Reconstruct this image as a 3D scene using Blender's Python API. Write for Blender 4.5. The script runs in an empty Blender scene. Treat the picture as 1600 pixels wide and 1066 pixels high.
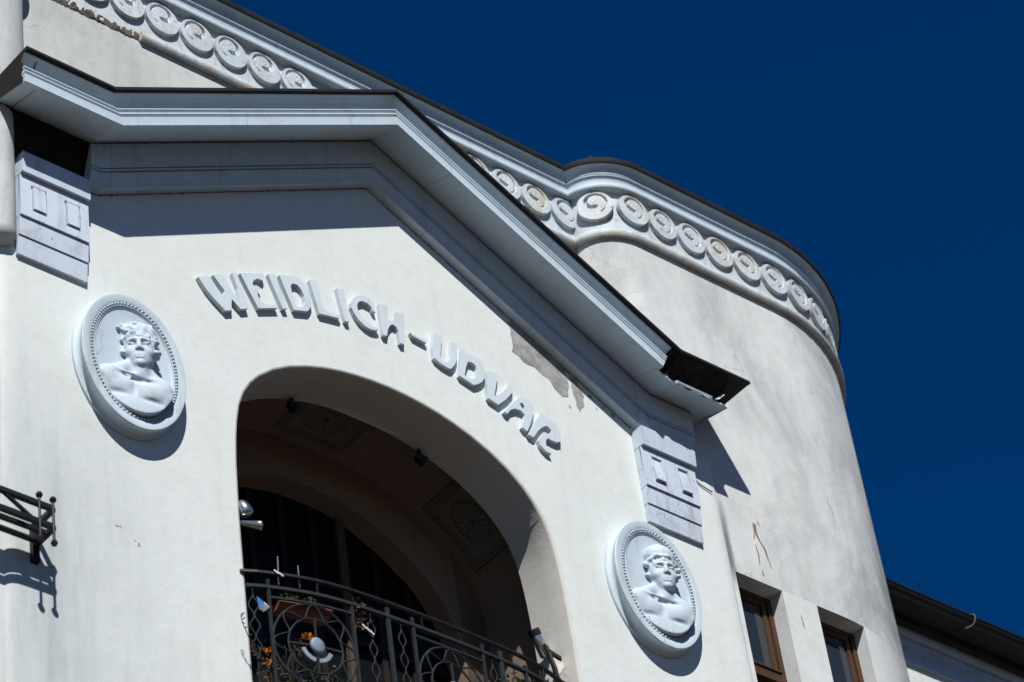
import bpy, bmesh, math, random
import numpy as np
from mathutils import Vector, Matrix
R = math.radians
sin, cos, pi = math.sin, math.cos, math.pi
random.seed(7)
C = bpy.context.scene.collection
ZO = 18.1                                   # height of the loggia datum above the street

# ------------------------------------------------------------------ camera, sky, sun, exposure
sc = bpy.context.scene
cd = bpy.data.cameras.new('camera'); cam = bpy.data.objects.new('camera', cd); C.objects.link(cam); sc.camera = cam
cd.sensor_width = 36; cd.lens = 5181.05 / 1600 * 36
cr, cu, cf = (Vector((0.770408, -0.626824, -0.116463)), Vector((-0.346244, -0.564743, 0.749120)), Vector((0.535338, 0.536803, 0.652116)))
cam.matrix_world = Matrix(((cr.x, cu.x, -cf.x, -14.6759), (cr.y, cu.y, -cf.y, -16.2870), (cr.z, cu.z, -cf.z, -16.4617 + ZO), (0, 0, 0, 1)))
cd.clip_start = 0.1; cd.clip_end = 3000
cd.dof.use_dof = True; cd.dof.focus_distance = 28.6; cd.dof.aperture_fstop = 1.7

SUN = Vector((0.372, 0.580, -0.708)).normalized()      # direction the light travels
w = bpy.data.worlds.new('World'); sc.world = w; w.use_nodes = True
nt = w.node_tree; bg = nt.nodes['Background']
sk = nt.nodes.new('ShaderNodeTexSky'); sk.sky_type = 'NISHITA'; sk.sun_disc = False
sk.sun_elevation = math.asin(-SUN.z); sk.sun_rotation = math.atan2(-SUN.x, -SUN.y)
sk.altitude = 1800; sk.air_density = 1.0; sk.dust_density = 0.0; sk.ozone_density = 4.0
hs = nt.nodes.new('ShaderNodeHueSaturation'); hs.inputs['Saturation'].default_value = 1.5; hs.inputs['Hue'].default_value = 0.510; hs.inputs['Value'].default_value = 0.94
nt.links.new(sk.outputs[0], hs.inputs['Color']); nt.links.new(hs.outputs[0], bg.inputs[0]); bg.inputs[1].default_value = 0.05
sd = bpy.data.lights.new('sun', 'SUN'); sd.energy = 5.0; sd.angle = R(0.5); sd.color = (1.0, 0.97, 0.925)
so = bpy.data.objects.new('sun', sd); C.objects.link(so); so.rotation_euler = SUN.to_track_quat('-Z', 'Y').to_euler(); so.location = (-8, -20, 60)
sc.cycles.diffuse_bounces = 2
vs = sc.view_settings; vs.view_transform = 'Standard'; vs.look = 'None'; vs.gamma = 1; vs.exposure = 0.30; vs.use_curve_mapping = False

# ------------------------------------------------------------------ materials
class NT:
    def __init__(s, name):
        s.m = bpy.data.materials.new(name); s.m.use_nodes = True; s.t = s.m.node_tree
        s.b = s.t.nodes['Principled BSDF']; s.pos = None
    def n(s, typ, **kw):
        nd = s.t.nodes.new(typ)
        for k, v in kw.items(): setattr(nd, k, v)
        return nd
    def link(s, a, b): s.t.links.new(a, b)
    def P(s):
        if s.pos is None: s.pos = s.n('ShaderNodeNewGeometry').outputs['Position']
        return s.pos
    def sep(s): 
        x = s.n('ShaderNodeSeparateXYZ'); s.link(s.P(), x.inputs[0]); return x.outputs
    def math(s, op, a, b=None, c=None, clamp=False):
        nd = s.n('ShaderNodeMath', operation=op, use_clamp=clamp)
        for i, v in enumerate((a, b, c)):
            if v is None: continue
            if isinstance(v, (int, float)): nd.inputs[i].default_value = v
            else: s.link(v, nd.inputs[i])
        return nd.outputs[0]
    def noise(s, scale, detail=4, rough=.55, stretch=(1, 1, 1), dist=0.0, off=(0, 0, 0)):
        mp = s.n('ShaderNodeMapping'); s.link(s.P(), mp.inputs[0]); mp.inputs['Scale'].default_value = stretch; mp.inputs['Location'].default_value = off
        nd = s.n('ShaderNodeTexNoise'); nd.inputs['Scale'].default_value = scale; nd.inputs['Detail'].default_value = detail
        nd.inputs['Roughness'].default_value = rough; nd.inputs['Distortion'].default_value = dist
        s.link(mp.outputs[0], nd.inputs['Vector']); return nd.outputs['Fac']
    def ramp(s, v, lo, hi, a=0., b=1.):
        nd = s.n('ShaderNodeMapRange', interpolation_type='SMOOTHSTEP'); s.link(v, nd.inputs[0])
        for i, x in enumerate((lo, hi, a, b)): nd.inputs[i + 1].default_value = x
        return nd.outputs[0]
    def mix(s, f, a, b):
        nd = s.n('ShaderNodeMix', data_type='RGBA')
        for i, v in ((0, f), (6, a), (7, b)):
            if isinstance(v, (int, float)): nd.inputs[i].default_value = v
            elif isinstance(v, tuple): nd.inputs[i].default_value = (*v, 1)
            else: s.link(v, nd.inputs[i])
        return nd.outputs[2]
    def cracks(s, scale, wid, off=(0, 0, 0), thr=(.55, .7)):
        mp = s.n('ShaderNodeMapping'); s.link(s.P(), mp.inputs[0]); mp.inputs['Location'].default_value = off
        ns = s.n('ShaderNodeTexNoise'); ns.inputs['Scale'].default_value = scale * 2.2; ns.inputs['Detail'].default_value = 5
        s.link(mp.outputs[0], ns.inputs['Vector'])
        vm = s.n('ShaderNodeVectorMath', operation='MULTIPLY_ADD'); s.link(ns.outputs['Color'], vm.inputs[0]); vm.inputs[1].default_value = (.5 / scale,) * 3; s.link(mp.outputs[0], vm.inputs[2])
        vo = s.n('ShaderNodeTexVoronoi', feature='DISTANCE_TO_EDGE'); vo.inputs['Scale'].default_value = scale; s.link(vm.outputs[0], vo.inputs['Vector'])
        line = s.ramp(vo.outputs['Distance'], 0, wid, 1, 0)
        return s.math('MULTIPLY', line, s.ramp(s.noise(.9, 3, off=off), thr[0], thr[1]))
    def out(s, col, rough=.8, bump=None, strength=.3, dist=.01, metal=0, spec=.3):
        if isinstance(col, tuple): s.b.inputs['Base Color'].default_value = (*col, 1)
        else: s.link(col, s.b.inputs['Base Color'])
        if isinstance(rough, (int, float)): s.b.inputs['Roughness'].default_value = rough
        else: s.link(rough, s.b.inputs['Roughness'])
        s.b.inputs['Metallic'].default_value = metal; s.b.inputs['Specular IOR Level'].default_value = spec
        if bump is not None:
            bn = s.n('ShaderNodeBump'); bn.inputs['Strength'].default_value = strength; bn.inputs['Distance'].default_value = dist
            s.link(bump, bn.inputs['Height']); s.link(bn.outputs[0], s.b.inputs['Normal'])
        return s.m

def plaster(name, base, dirt, kind='wall'):
    q = NT(name)
    big = q.noise(.55, 5, .6, off=(3, 1, 2)); mid = q.noise(2.6, 6, .62, off=(7, 3, 1)); fine = q.noise(38, 4, .6)
    streak = q.noise(1.0, 5, .65, stretch=(5.5, 5.5, .45), off=(1, 9, 4))
    d1 = q.ramp(mid, .46, .74); d2 = q.ramp(streak, .5, .78); d3 = q.ramp(big, .42, .7)
    col = q.mix(q.math('MULTIPLY', d3, dirt * .8), base, tuple(c * .80 for c in base))
    col = q.mix(q.math('MULTIPLY', d2, dirt), col, (base[0] * .62, base[1] * .62, base[2] * .60))
    col = q.mix(q.math('MULTIPLY', d1, dirt * .75), col, (base[0] * .70, base[1] * .69, base[2] * .66))
    mot = q.noise(9, 7, .72, off=(2, 2, 6)); col = q.mix(q.math('MULTIPLY', q.ramp(mot, .44, .70), .10 + dirt * .55), col, (base[0] * .74, base[1] * .735, base[2] * .71))
    trow = q.noise(5, 5, .6, stretch=(.7, 1, 3.2), dist=.4, off=(6, 1, 1))
    X, Y, Z = q.sep()
    h = q.math('ADD', q.math('MULTIPLY', fine, .25), q.math('ADD', q.math('MULTIPLY', mid, 1.6), q.math('MULTIPLY', trow, .12)))
    if kind == 'tower':
        # dirtier upper wall, grimy smears, a hard lower limit where the piers were repainted, rust runs
        smear = q.noise(1.1, 7, .68, stretch=(1, 1, .55), dist=.6, off=(2, 5, 8))
        up = q.ramp(Z, 1.645 + ZO, 1.66 + ZO)
        f = q.math('MULTIPLY', q.math('MULTIPLY', q.ramp(smear, .36, .72), up), .85)
        col = q.mix(f, col, (base[0] * .50, base[1] * .515, base[2] * .52))
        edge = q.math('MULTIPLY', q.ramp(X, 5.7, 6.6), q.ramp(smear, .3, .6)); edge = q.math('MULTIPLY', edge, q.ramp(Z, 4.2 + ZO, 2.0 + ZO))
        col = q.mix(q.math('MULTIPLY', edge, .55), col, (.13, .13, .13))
        st = q.math('MULTIPLY', q.ramp(q.math('ABSOLUTE', q.math('SUBTRACT', X, q.math('ADD', 3.965, q.math('MULTIPLY', q.math('SUBTRACT', mid, .5), .10)))), .015, .085, 1, 0), q.math('MULTIPLY', q.ramp(Z, 1.35 + ZO, 1.75 + ZO), q.ramp(Z, 2.75 + ZO, 2.0 + ZO)))
        col = q.mix(q.math('MULTIPLY', st, .85), col, (.10, .10, .11))
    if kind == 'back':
        dk = q.math('MULTIPLY', q.ramp(X, -.4, -2.8), q.math('ADD', .45, q.math('MULTIPLY', q.ramp(q.noise(2.2, 7, .7, stretch=(1.4, 1, .7)), .38, .68), .55)))  # dirty streaks, with a vignette falloff to the left put into the colour
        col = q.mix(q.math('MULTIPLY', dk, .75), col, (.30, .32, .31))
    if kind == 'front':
        lf = q.math('MULTIPLY', q.ramp(X, -1.9, -3.9), q.math('ADD', .45, q.math('MULTIPLY', q.ramp(q.noise(1.0, 6, .7, stretch=(3, 1, .35), off=(4, 4, 4)), .4, .7), .55)))  # grey staining, plus vignette darkening painted in towards the lower left
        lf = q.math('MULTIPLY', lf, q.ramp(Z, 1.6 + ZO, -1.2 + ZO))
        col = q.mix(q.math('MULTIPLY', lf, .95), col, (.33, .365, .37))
    cr1 = q.cracks(.75, .0045, (2, 0, 5), (.50, .62)); cr2 = q.cracks(2.1, .007, (9, 0, 1), (.58, .68))
    ck = q.math('MULTIPLY', q.math('MAXIMUM', cr1, q.math('MULTIPLY', cr2, .7)), .5 if kind != 'front' else .10)
    col = q.mix(ck, col, (.16, .15, .14))
    h = q.math('SUBTRACT', h, q.math('MULTIPLY', ck, .6))
    return q.out(col, .85, h, .35, .012)

def trim_paint(name, base, wear=.5, joints=0.0, beige=(.40, .37, .30)):
    q = NT(name)
    mid = q.noise(4.5, 6, .65); fine = q.noise(60, 4, .6); st = q.noise(1.2, 5, .6, stretch=(1, 1, 3), off=(4, 2, 7))
    drip = q.noise(1.6, 6, .7, stretch=(7, 7, .5), off=(8, 2, 3))
    col = q.mix(q.math('MULTIPLY', q.ramp(st, .45, .75), .35 * wear + .1), base, tuple(c * .76 for c in base))
    col = q.mix(q.math('MULTIPLY', q.ramp(drip, .50, .72), min(.8, wear * .8)), col, (base[0] * .66, base[1] * .64, base[2] * .6))
    col = q.mix(q.math('MULTIPLY', q.ramp(mid, .52, .72), wear * .6), col, (base[0] * .72, base[1] * .68, base[2] * .6))
    if name == 'scroll_paint':               # some castings have lost more paint than others
        oi = q.n('ShaderNodeObjectInfo'); pa = q.noise(6, 7, .7, off=(3, 3, 9))
        f = q.math('MULTIPLY', q.ramp(oi.outputs['Random'], .35, 1.0, .12, .85), q.ramp(pa, .40, .62))
        col = q.mix(f, col, (.43, .385, .31))
        col = q.mix(q.math('MULTIPLY', q.ramp(q.noise(17, 8, .75, off=(1, 1, 4)), .56, .64), .55), col, (.20, .17, .135))
    flake = q.noise(8, 9, .78, off=(5, 5, 5))
    col = q.mix(q.math('MULTIPLY', q.ramp(flake, .66 - .06 * wear, .69 - .05 * wear), min(1, wear * 1.1)), col, beige)
    col = q.mix(q.math('MULTIPLY', q.ramp(q.noise(23, 6, .7, off=(1, 8, 2)), .69 - .05 * wear, .72 - .05 * wear), min(1, wear * 1.2)), col, (.10, .09, .08))
    ck = q.cracks(1.6, .004, (1, 3, 2), (.5, .6))
    if joints:
        X, Y, Z = q.sep(); fr = q.math('ABSOLUTE', q.math('SUBTRACT', q.math('FRACT', q.math('ADD', q.math('DIVIDE', X, joints), q.math('MULTIPLY', q.math('SUBTRACT', mid, .5), .02))), .5))
        ck = q.math('MAXIMUM', ck, q.math('MULTIPLY', q.ramp(fr, 0, .0035, 1, 0), .8))
    col = q.mix(q.math('MULTIPLY', ck, .7), col, (.10, .10, .10))
    h = q.math('SUBTRACT', q.math('ADD', q.math('MULTIPLY', fine, .2), mid), ck)
    return q.out(col, .65, h, .3, .008)

M = {}
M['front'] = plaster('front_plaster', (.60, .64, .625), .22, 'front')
M['tower'] = plaster('tower_plaster', (.57, .592, .585), .35, 'tower')
M['back'] = plaster('back_plaster', (.55, .575, .56), .45, 'back')
M['reveal'] = plaster('reveal_plaster', (.52, .51, .48), .2, 'plain')
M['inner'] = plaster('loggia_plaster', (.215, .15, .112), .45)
M['trim'] = trim_paint('trim_paint', (.45, .54, .61), .5, 1.17)
M['scroll'] = trim_paint('scroll_paint', (.49, .56, .61), 1.0)
M['console'] = trim_paint('console_paint', (.49, .56, .65), 1.0)
M['medal'] = trim_paint('medallion_paint', (.46, .54, .605), .55)
M['letter'] = trim_paint('letter_paint', (.51, .58, .63), .35)

def simple(name, col, rough=.7, metal=0, var=.3, sc_=8, bump=.25, spec=.3):
    q = NT(name); a = q.noise(sc_, 6, .65)
    return q.out(q.mix(q.ramp(a, .35, .7), col, tuple(c * (1 - var) for c in col)), rough, q.noise(sc_ * 5, 4), bump, .004, metal, spec)
M['soot'] = simple('sooty_masonry', (.022, .016, .012), .95, 0, .75, 6, .9)
M['pitch'] = simple('soot_and_hollow_shade', (.006, .005, .005), .95, 0, .5, 6, .5)  # soot; near-black colour also carries the shade of a hollow ear end
M['broken'] = simple('broken_mortar', (.12, .10, .085), .95, 0, .8, 9, .9)
M['render'] = simple('bare_grey_render', (.33, .333, .325), .95, 0, .45, 7, .8)
M['flash'] = simple('sheet_metal', (.010, .0105, .0115), .75, 0, .4, 5, .25, .2)
M['iron'] = simple('painted_iron', (.022, .027, .031), .75, 0, .35, 12, .25, .15)
M['iron_black'] = simple('black_iron', (.018, .018, .02), .45, .2, .4, 12)
M['disc_blue'] = simple('pale_blue_disc', (.19, .235, .285), .5, 0, .2, 12)
M['chrome'] = simple('brushed_steel', (.62, .64, .66), .22, .95, .15, 20, .05)
M['black'] = simple('black_plastic', (.012, .012, .013), .4, 0, .2, 10)
M['wood_dark'] = simple('dark_wood', (.012, .009, .008), .6, 0, .4, 6)
M['terra'] = simple('terracotta_plastic', (.20, .055, .038), .6, 0, .3, 9)
M['leaf'] = simple('leaf_green', (.05, .085, .03), .6, 0, .5, 14)
M['leaf_dry'] = simple('dry_leaf_brown', (.10, .05, .025), .8, 0, .5, 14)
M['stem'] = simple('brown_stem', (.07, .05, .035), .8, 0, .4, 14)
M['orange'] = simple('orange_petal', (.62, .20, .015), .6, 0, .3, 14)
M['white'] = simple('white_plastic', (.72, .73, .74), .4, 0, .1, 14)
M['blue'] = simple('blue_plastic', (.03, .16, .42), .4, 0, .2, 14)
M['net'] = simple('pale_mesh_fabric', (.50, .47, .40), .8, 0, .3, 30)
M['asphalt'] = simple('asphalt', (.046, .030, .017), .9, 0, .3, 3)
M['paving'] = simple('paving', (.045, .03, .02), .9, 0, .3, 3)
M['roof'] = simple('roof_tin', (.08, .07, .065), .7, .1, .4, 3)
M['dark_in'] = simple('dark_interior', (.012, .012, .013), .9)
M['eaves'] = simple('dark_eaves_wood', (.018, .015, .014), .8, 0, .4, 8)
M['gutter'] = simple('dark_gutter_tin', (.011, .014, .013), .6, .1, .4, 4)
M['pale_trim'] = trim_paint('neighbour_trim_paint', (.40, .47, .56), .3)
M['bronze'] = simple('pale_hook', (.10, .095, .085), .6)

q = NT('window_wood'); g = q.noise(3, 6, .7, stretch=(18, 18, .8)); 
M['wood'] = q.out(q.mix(q.ramp(g, .35, .7), (.075, .034, .014), (.03, .015, .008)), .55, g, .4, .004)
q = NT('window_glass'); q.b.inputs['Base Color'].default_value = (.02, .025, .03, 1); q.b.inputs['Roughness'].default_value = .04
q.b.inputs['Specular IOR Level'].default_value = .6; M['glass'] = q.m
M['dull_glass'] = simple('dull_glass', (.006, .007, .008), .3, 0, .1, 6, .05, .12)

def stencil():
    # faded stencil: double border lines with a running key between, and a sixteen-petal rosette (flat paint), from the panel's own UV
    q = NT('stencil_paint'); uv = q.n('ShaderNodeUVMap'); s = q.n('ShaderNodeSeparateXYZ'); q.link(uv.outputs[0], s.inputs[0])
    u, v = q.math('SUBTRACT', s.outputs[0], .5), q.math('SUBTRACT', s.outputs[1], .5)
    m = q.math('MAXIMUM', q.math('ABSOLUTE', u), q.math('ABSOLUTE', v))
    def band(x, a, b): return q.math('MULTIPLY', q.math('GREATER_THAN', x, a), q.math('LESS_THAN', x, b))
    lines = q.math('MAXIMUM', band(m, .475, .5), band(m, .375, .39))
    key = q.math('MULTIPLY', band(m, .405, .46), q.math('GREATER_THAN', q.math('SINE', q.math('MULTIPLY', q.math('ADD', u, v), 95.)), .1))
    r = q.math('SQRT', q.math('ADD', q.math('MULTIPLY', u, u), q.math('MULTIPLY', v, v))); a = q.math('ARCTAN2', u, v)
    pet = q.math('MULTIPLY', band(r, .05, .24), q.math('GREATER_THAN', q.math('COSINE', q.math('MULTIPLY', a, 16.)), .72))
    ring = q.math('MAXIMUM', band(r, .255, .27), q.math('LESS_THAN', r, .045))
    ring = q.math('MAXIMUM', ring, q.math('MULTIPLY', band(r, .275, .31), q.math('GREATER_THAN', q.math('COSINE', q.math('MULTIPLY', a, 30.)), .2)))
    f = q.math('MAXIMUM', q.math('MAXIMUM', lines, key), q.math('MAXIMUM', pet, ring))
    wear = q.ramp(q.noise(9, 6, .7), .3, .6)
    col = q.mix(q.math('MULTIPLY', f, q.math('ADD', .45, q.math('MULTIPLY', wear, .45))), q.mix(wear, (.135, .128, .113), (.165, .15, .13)), (.045, .04, .04))
    return q.out(col, .9)
M['stencil'] = stencil()

# ------------------------------------------------------------------ mesh helpers
ROOTS = {}
class MB:
    def __init__(s): s.v = []; s.f = []; s.uv = None
    def quad(s, a, b, c, d):
        i = len(s.v); s.v += [tuple(a), tuple(b), tuple(c), tuple(d)]; s.f.append((i, i + 1, i + 2, i + 3))
    def poly(s, pts):
        i = len(s.v); s.v += [tuple(p) for p in pts]; s.f.append(tuple(range(i, i + len(pts))))
    def box(s, x0, x1, y0, y1, z0, z1):
        i = len(s.v); s.v += [(x, y, z) for x in (x0, x1) for y in (y0, y1) for z in (z0, z1)]
        for f in ((0, 1, 3, 2), (4, 6, 7, 5), (0, 4, 5, 1), (2, 3, 7, 6), (0, 2, 6, 4), (1, 5, 7, 3)): s.f.append(tuple(i + k for k in f))
    def grid(s, rows, closed=False, flip=False):
        i = len(s.v); n = len(rows[0])
        for r in rows: s.v += [tuple(p) for p in r]
        for a in range(len(rows) - 1):
            for b in range(n if closed else n - 1):
                c = (b + 1) % n; q_ = (i + a * n + b, i + a * n + c, i + (a + 1) * n + c, i + (a + 1) * n + b)
                s.f.append(q_[::-1] if flip else q_)
    def tube(s, pts, r, n=8, caps=True):
        pts = [Vector(p) for p in pts]; rs = r if isinstance(r, (list, tuple)) else [r] * len(pts)
        rows = []; up = None
        for k, p in enumerate(pts):
            t = (pts[min(k + 1, len(pts) - 1)] - pts[max(k - 1, 0)]).normalized()
            if up is None: up = Vector((0, 0, 1)) if abs(t.z) < .9 else Vector((1, 0, 0))
            a = t.cross(up).normalized(); b = a.cross(t); up = b
            rows.append([p + (a * cos(2 * pi * j / n) + b * sin(2 * pi * j / n)) * rs[k] for j in range(n)])
        s.grid(rows, True)
        if caps: s.poly(rows[0]); s.poly(rows[-1][::-1])
    def bar(s, pts, hw, hd, nrm=None):      # rectangular bar along pts; hw across, hd along nrm
        pts = [Vector(p) for p in pts]; rows = []
        for k, p in enumerate(pts):
            t = (pts[min(k + 1, len(pts) - 1)] - pts[max(k - 1, 0)]).normalized()
            nn = Vector(nrm) if nrm is not None else Vector((0, -1, 0))
            a = t.cross(nn).normalized(); b = a.cross(t).normalized()
            rows.append([p + a * hw + b * hd, p - a * hw + b * hd, p - a * hw - b * hd, p + a * hw - b * hd])
        s.grid(rows, True); s.poly(rows[0]); s.poly(rows[-1][::-1])
    def sphere(s, c, r, nu=10, nv=7, sq=(1, 1, 1)):
        rows = [[(c[0] + sq[0] * r * sin(pi * a / nv) * cos(2 * pi * b / nu), c[1] + sq[1] * r * sin(pi * a / nv) * sin(2 * pi * b / nu), c[2] + sq[2] * r * cos(pi * a / nv)) for b in range(nu)] for a in range(nv + 1)]
        s.grid(rows, True)
    def lathe(s, c, axis, prof, n=20):       # prof of (r, t) along axis
        ax = Vector(axis).normalized(); a = ax.orthogonal().normalized(); b = ax.cross(a)
        s.grid([[Vector(c) + ax * t + (a * cos(2 * pi * k / n) + b * sin(2 * pi * k / n)) * r for k in range(n)] for r, t in prof], True)
    def mesh(s, name, off=(0, 0, 0), smooth=None):
        me = bpy.data.meshes.new(name)
        me.from_pydata([(x - off[0], y - off[1], z - off[2]) for x, y, z in s.v], [], s.f)
        bm = bmesh.new(); bm.from_mesh(me); bmesh.ops.remove_doubles(bm, verts=bm.verts, dist=1e-5); bmesh.ops.recalc_face_normals(bm, faces=bm.faces); bm.to_mesh(me); bm.free()
        if smooth:
            for p in me.polygons: p.use_smooth = True
            me.set_sharp_from_angle(angle=R(smooth))
        me.update(); return me
    def build(s, name, mat, parent=None, smooth=None, **kw):
        off = ROOTS.get(top(parent), (0, 0, 0)) if parent else kw.pop('origin', (0, 0, 0))
        me = s.mesh(name, off, smooth); me.materials.append(M[mat] if isinstance(mat, str) else mat)
        o = bpy.data.objects.new(name, me); C.objects.link(o)
        if parent: o.parent = parent
        else: o.location = (off[0], off[1], off[2] + ZO); ROOTS[o] = off
        for k, v in kw.items(): o[k] = v
        return o
def top(o):
    while o.parent: o = o.parent
    return o
def thing(name, label, cat, loc, group=None):
    o = bpy.data.objects.new(name, None); C.objects.link(o); o.location = (loc[0], loc[1], loc[2] + ZO); o.empty_display_size = .2
    o['label'] = label; o['category'] = cat
    if group: o['group'] = group
    ROOTS[o] = loc; return o
def tag(o, label, cat, group=None):
    o['label'] = label; o['category'] = cat
    if group: o['group'] = group
def inst(name, me, parent, loc=(0, 0, 0), rot=None):
    o = bpy.data.objects.new(name, me); C.objects.link(o); o.parent = parent
    off = ROOTS[top(parent)]; o.location = (loc[0] - off[0], loc[1] - off[1], loc[2] - off[2])
    if rot is not None: o.rotation_euler = rot
    return o
def sweep(mb, frames, prof, flip=False, caps=True):
    rows = [[P + O * o + U * h for (o, h) in prof] for (P, O, U) in frames]
    mb.grid(rows, False, flip)
    if caps: mb.poly(rows[0]); mb.poly(rows[-1])
def plan_frames(pts):                        # path in plan, wall to the left of travel (+x) is +y; outward = -y side
    out = []; n = len(pts)
    nr = []
    for k in range(n - 1):
        d = Vector((pts[k + 1][0] - pts[k][0], pts[k + 1][1] - pts[k][1], 0)).normalized(); nr.append(Vector((d.y, -d.x, 0)))
    for k in range(n):
        a = nr[max(k - 1, 0)]; b = nr[min(k, n - 2)]; o = (a + b) / (1 + a.dot(b))
        out.append((Vector((pts[k][0], pts[k][1], 0)), o, Vector((0, 0, 1))))
    return out
def gable_frames(pts, y=0.0):                # path in the wall plane (x, z)
    n = len(pts); nr = []
    for k in range(n - 1):
        d = Vector((pts[k + 1][0] - pts[k][0], 0, pts[k + 1][1] - pts[k][1])).normalized(); nr.append(Vector((-d.z, 0, d.x)))
    out = []
    for k in range(n):
        a = nr[max(k - 1, 0)]; b = nr[min(k, n - 2)]; u = (a + b) / (1 + a.dot(b))
        if k in (0, n - 1) and abs(a.z) < .999: pass
        out.append((Vector((pts[k][0], y, pts[k][1])), Vector((0, -1, 0)), u))
    return out
def rag(pts, amp, seg, rnd):                 # ragged version of a closed 2-D outline
    out = []
    for k in range(len(pts)):
        a, b = pts[k], pts[(k + 1) % len(pts)]; L = math.hypot(b[0] - a[0], b[1] - a[1]); m = max(1, int(L / seg))
        for j in range(m):
            t = j / m; out.append((a[0] + (b[0] - a[0]) * t + rnd.uniform(-amp, amp), a[1] + (b[1] - a[1]) * t + rnd.uniform(-amp, amp)))
    return out
def slab(outline, hole, y0, y1, bev=0.0):    # extruded outline in x/z with optional hole, front at y0 (towards -y)
    bm = bmesh.new()
    def loop(ps, y): return [bm.verts.new((p[0], y, p[1])) for p in ps]
    es = []
    for ps in [outline] + ([hole] if hole else []):
        vs = loop(ps, y0)
        es += [bm.edges.new((vs[k], vs[(k + 1) % len(vs)])) for k in range(len(vs))]
    res = bmesh.ops.triangle_fill(bm, use_beauty=True, use_dissolve=False, edges=es)
    fs = [g for g in res['geom'] if isinstance(g, bmesh.types.BMFace)]
    ex = bmesh.ops.extrude_face_region(bm, geom=fs)
    for g in ex['geom']:
        if isinstance(g, bmesh.types.BMVert): g.co.y = y1
    bmesh.ops.recalc_face_normals(bm, faces=bm.faces)
    if bev:
        be = [e for e in bm.edges if len(e.link_faces) == 2 and e.calc_face_angle(0) > .6 and all(abs(v.co.y - y0) < 1e-6 for v in e.verts)]
        bmesh.ops.bevel(bm, geom=be, offset=bev, segments=2, profile=.6, affect='EDGES', clamp_overlap=True)
    return bm
def bm_obj(name, bm, mat, parent, smooth=None):
    off = ROOTS[top(parent)]; bmesh.ops.translate(bm, verts=bm.verts, vec=(-off[0], -off[1], -off[2]))
    me = bpy.data.meshes.new(name); bm.to_mesh(me); bm.free(); me.materials.append(M[mat])
    if smooth:
        for p in me.polygons: p.use_smooth = True
        me.set_sharp_from_angle(angle=R(smooth))
    o = bpy.data.objects.new(name, me); C.objects.link(o); o.parent = parent; return o
def smooth_curve(ctrl, n):                   # Catmull-Rom through control points
    out = []; m = len(ctrl)
    for k in range(m - 1):
        p0, p1, p2, p3 = (Vector(ctrl[max(k - 1, 0)]), Vector(ctrl[k]), Vector(ctrl[k + 1]), Vector(ctrl[min(k + 2, m - 1)]))
        for j in range(n):
            t = j / n; out.append(.5 * ((2 * p1) + (p2 - p0) * t + (2 * p0 - 5 * p1 + 4 * p2 - p3) * t * t + (3 * p1 - p0 - 3 * p2 + p3) * t ** 3))
    out.append(Vector(ctrl[-1])); return out


# ================================================================== the ground
g = MB(); g.quad((-900, -900, -ZO), (900, -900, -ZO), (900, 900, -ZO), (-900, 900, -ZO)); g.build('street', 'asphalt', kind='structure')
g = MB(); g.box(-40, 40, -4.2, 8, -ZO + .004, -ZO + .13); g.build('pavement', 'paving', kind='structure')

# ================================================================== the building
B = thing('corner_building', 'white plastered building with arched loggia under a blue grey gable, rounded towers and scroll frieze', 'building', (0, .4, -ZO))
BACK, TW = .43, .03

def right_plan():
    p = [(0.0, BACK), (1.5, BACK), (3.08, BACK)]
    for k in range(1, 13):
        a = k / 12 * pi / 2; p.append((3.58 - .5 * cos(a), BACK - .4 * sin(a)))
    p += [(4.008, TW), (4.602, TW), (5.05, TW), (5.40, TW)]
    for k in range(1, 21):
        a = R(80) * k / 20; p.append((5.40 + 2.2 * sin(a), TW + 2.2 * (1 - cos(a))))
    e = p[-1]; p.append((e[0] + 4 * cos(R(80)), e[1] + 4 * sin(R(80))))
    return p
PR = right_plan()
PL = [(0.0, BACK), (1.5, BACK), (3.45, BACK)] + [(3.95 - .5 * cos(k / 12 * pi / 2), BACK - .4 * sin(k / 12 * pi / 2)) for k in range(1, 13)] + [p for p in PR if p[0] > 4.0]
PLAN = [(-x, y) for x, y in PL[:0:-1]] + PR
W2 = (5.05, 5.69)
W2P = (5.69, TW + 2.2 * (1 - cos(math.asin(.29 / 2.2))))
PR_w = {1: sorted(set(PR + [W2P])), -1: sorted(set(PL + [W2P]))}
ZT, ZB = 1.645, -1.25                        # window heads and sills

def tower_wall(side):
    m = MB(); pts = PR_w[side][2:]
    for k in range(len(pts) - 1):
        (xa, ya), (xb, yb) = pts[k], pts[k + 1]; mid = (xa + xb) / 2
        win = 4.008 < mid < 4.602 or (5.05 < mid < 5.69 and ya < .5)
        bands = [(-ZO, ZB), (ZB, ZT), (ZT, 5.6)]
        for i, (z0, z1) in enumerate(bands):
            if win and i == 1: continue
            m.quad((side * xa, ya, z0), (side * xb, yb, z0), (side * xb, yb, z1), (side * xa, ya, z1))
    for xa, xb in ((4.008, 4.602), W2):
        ya = TW; yb = TW if xb < 5 else W2P[1]; d = .34
        m.quad((side * xa, ya, ZB), (side * xa, ya + d, ZB), (side * xa, ya + d, ZT), (side * xa, ya, ZT))
        m.quad((side * xb, yb, ZB), (side * xb, yb + d, ZB), (side * xb, yb + d, ZT), (side * xb, yb, ZT))
        m.quad((side * xa, ya, ZT), (side * xb, yb, ZT), (side * xb, yb + d, ZT), (side * xa, ya + d, ZT))
        m.quad((side * xa, ya, ZB), (side * xb, yb, ZB), (side * xb, yb + d, ZB), (side * xa, ya + d, ZB))
    return m
for side in (-1, 1): tower_wall(side).build('tower_wall', 'tower', B, smooth=30)

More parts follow.
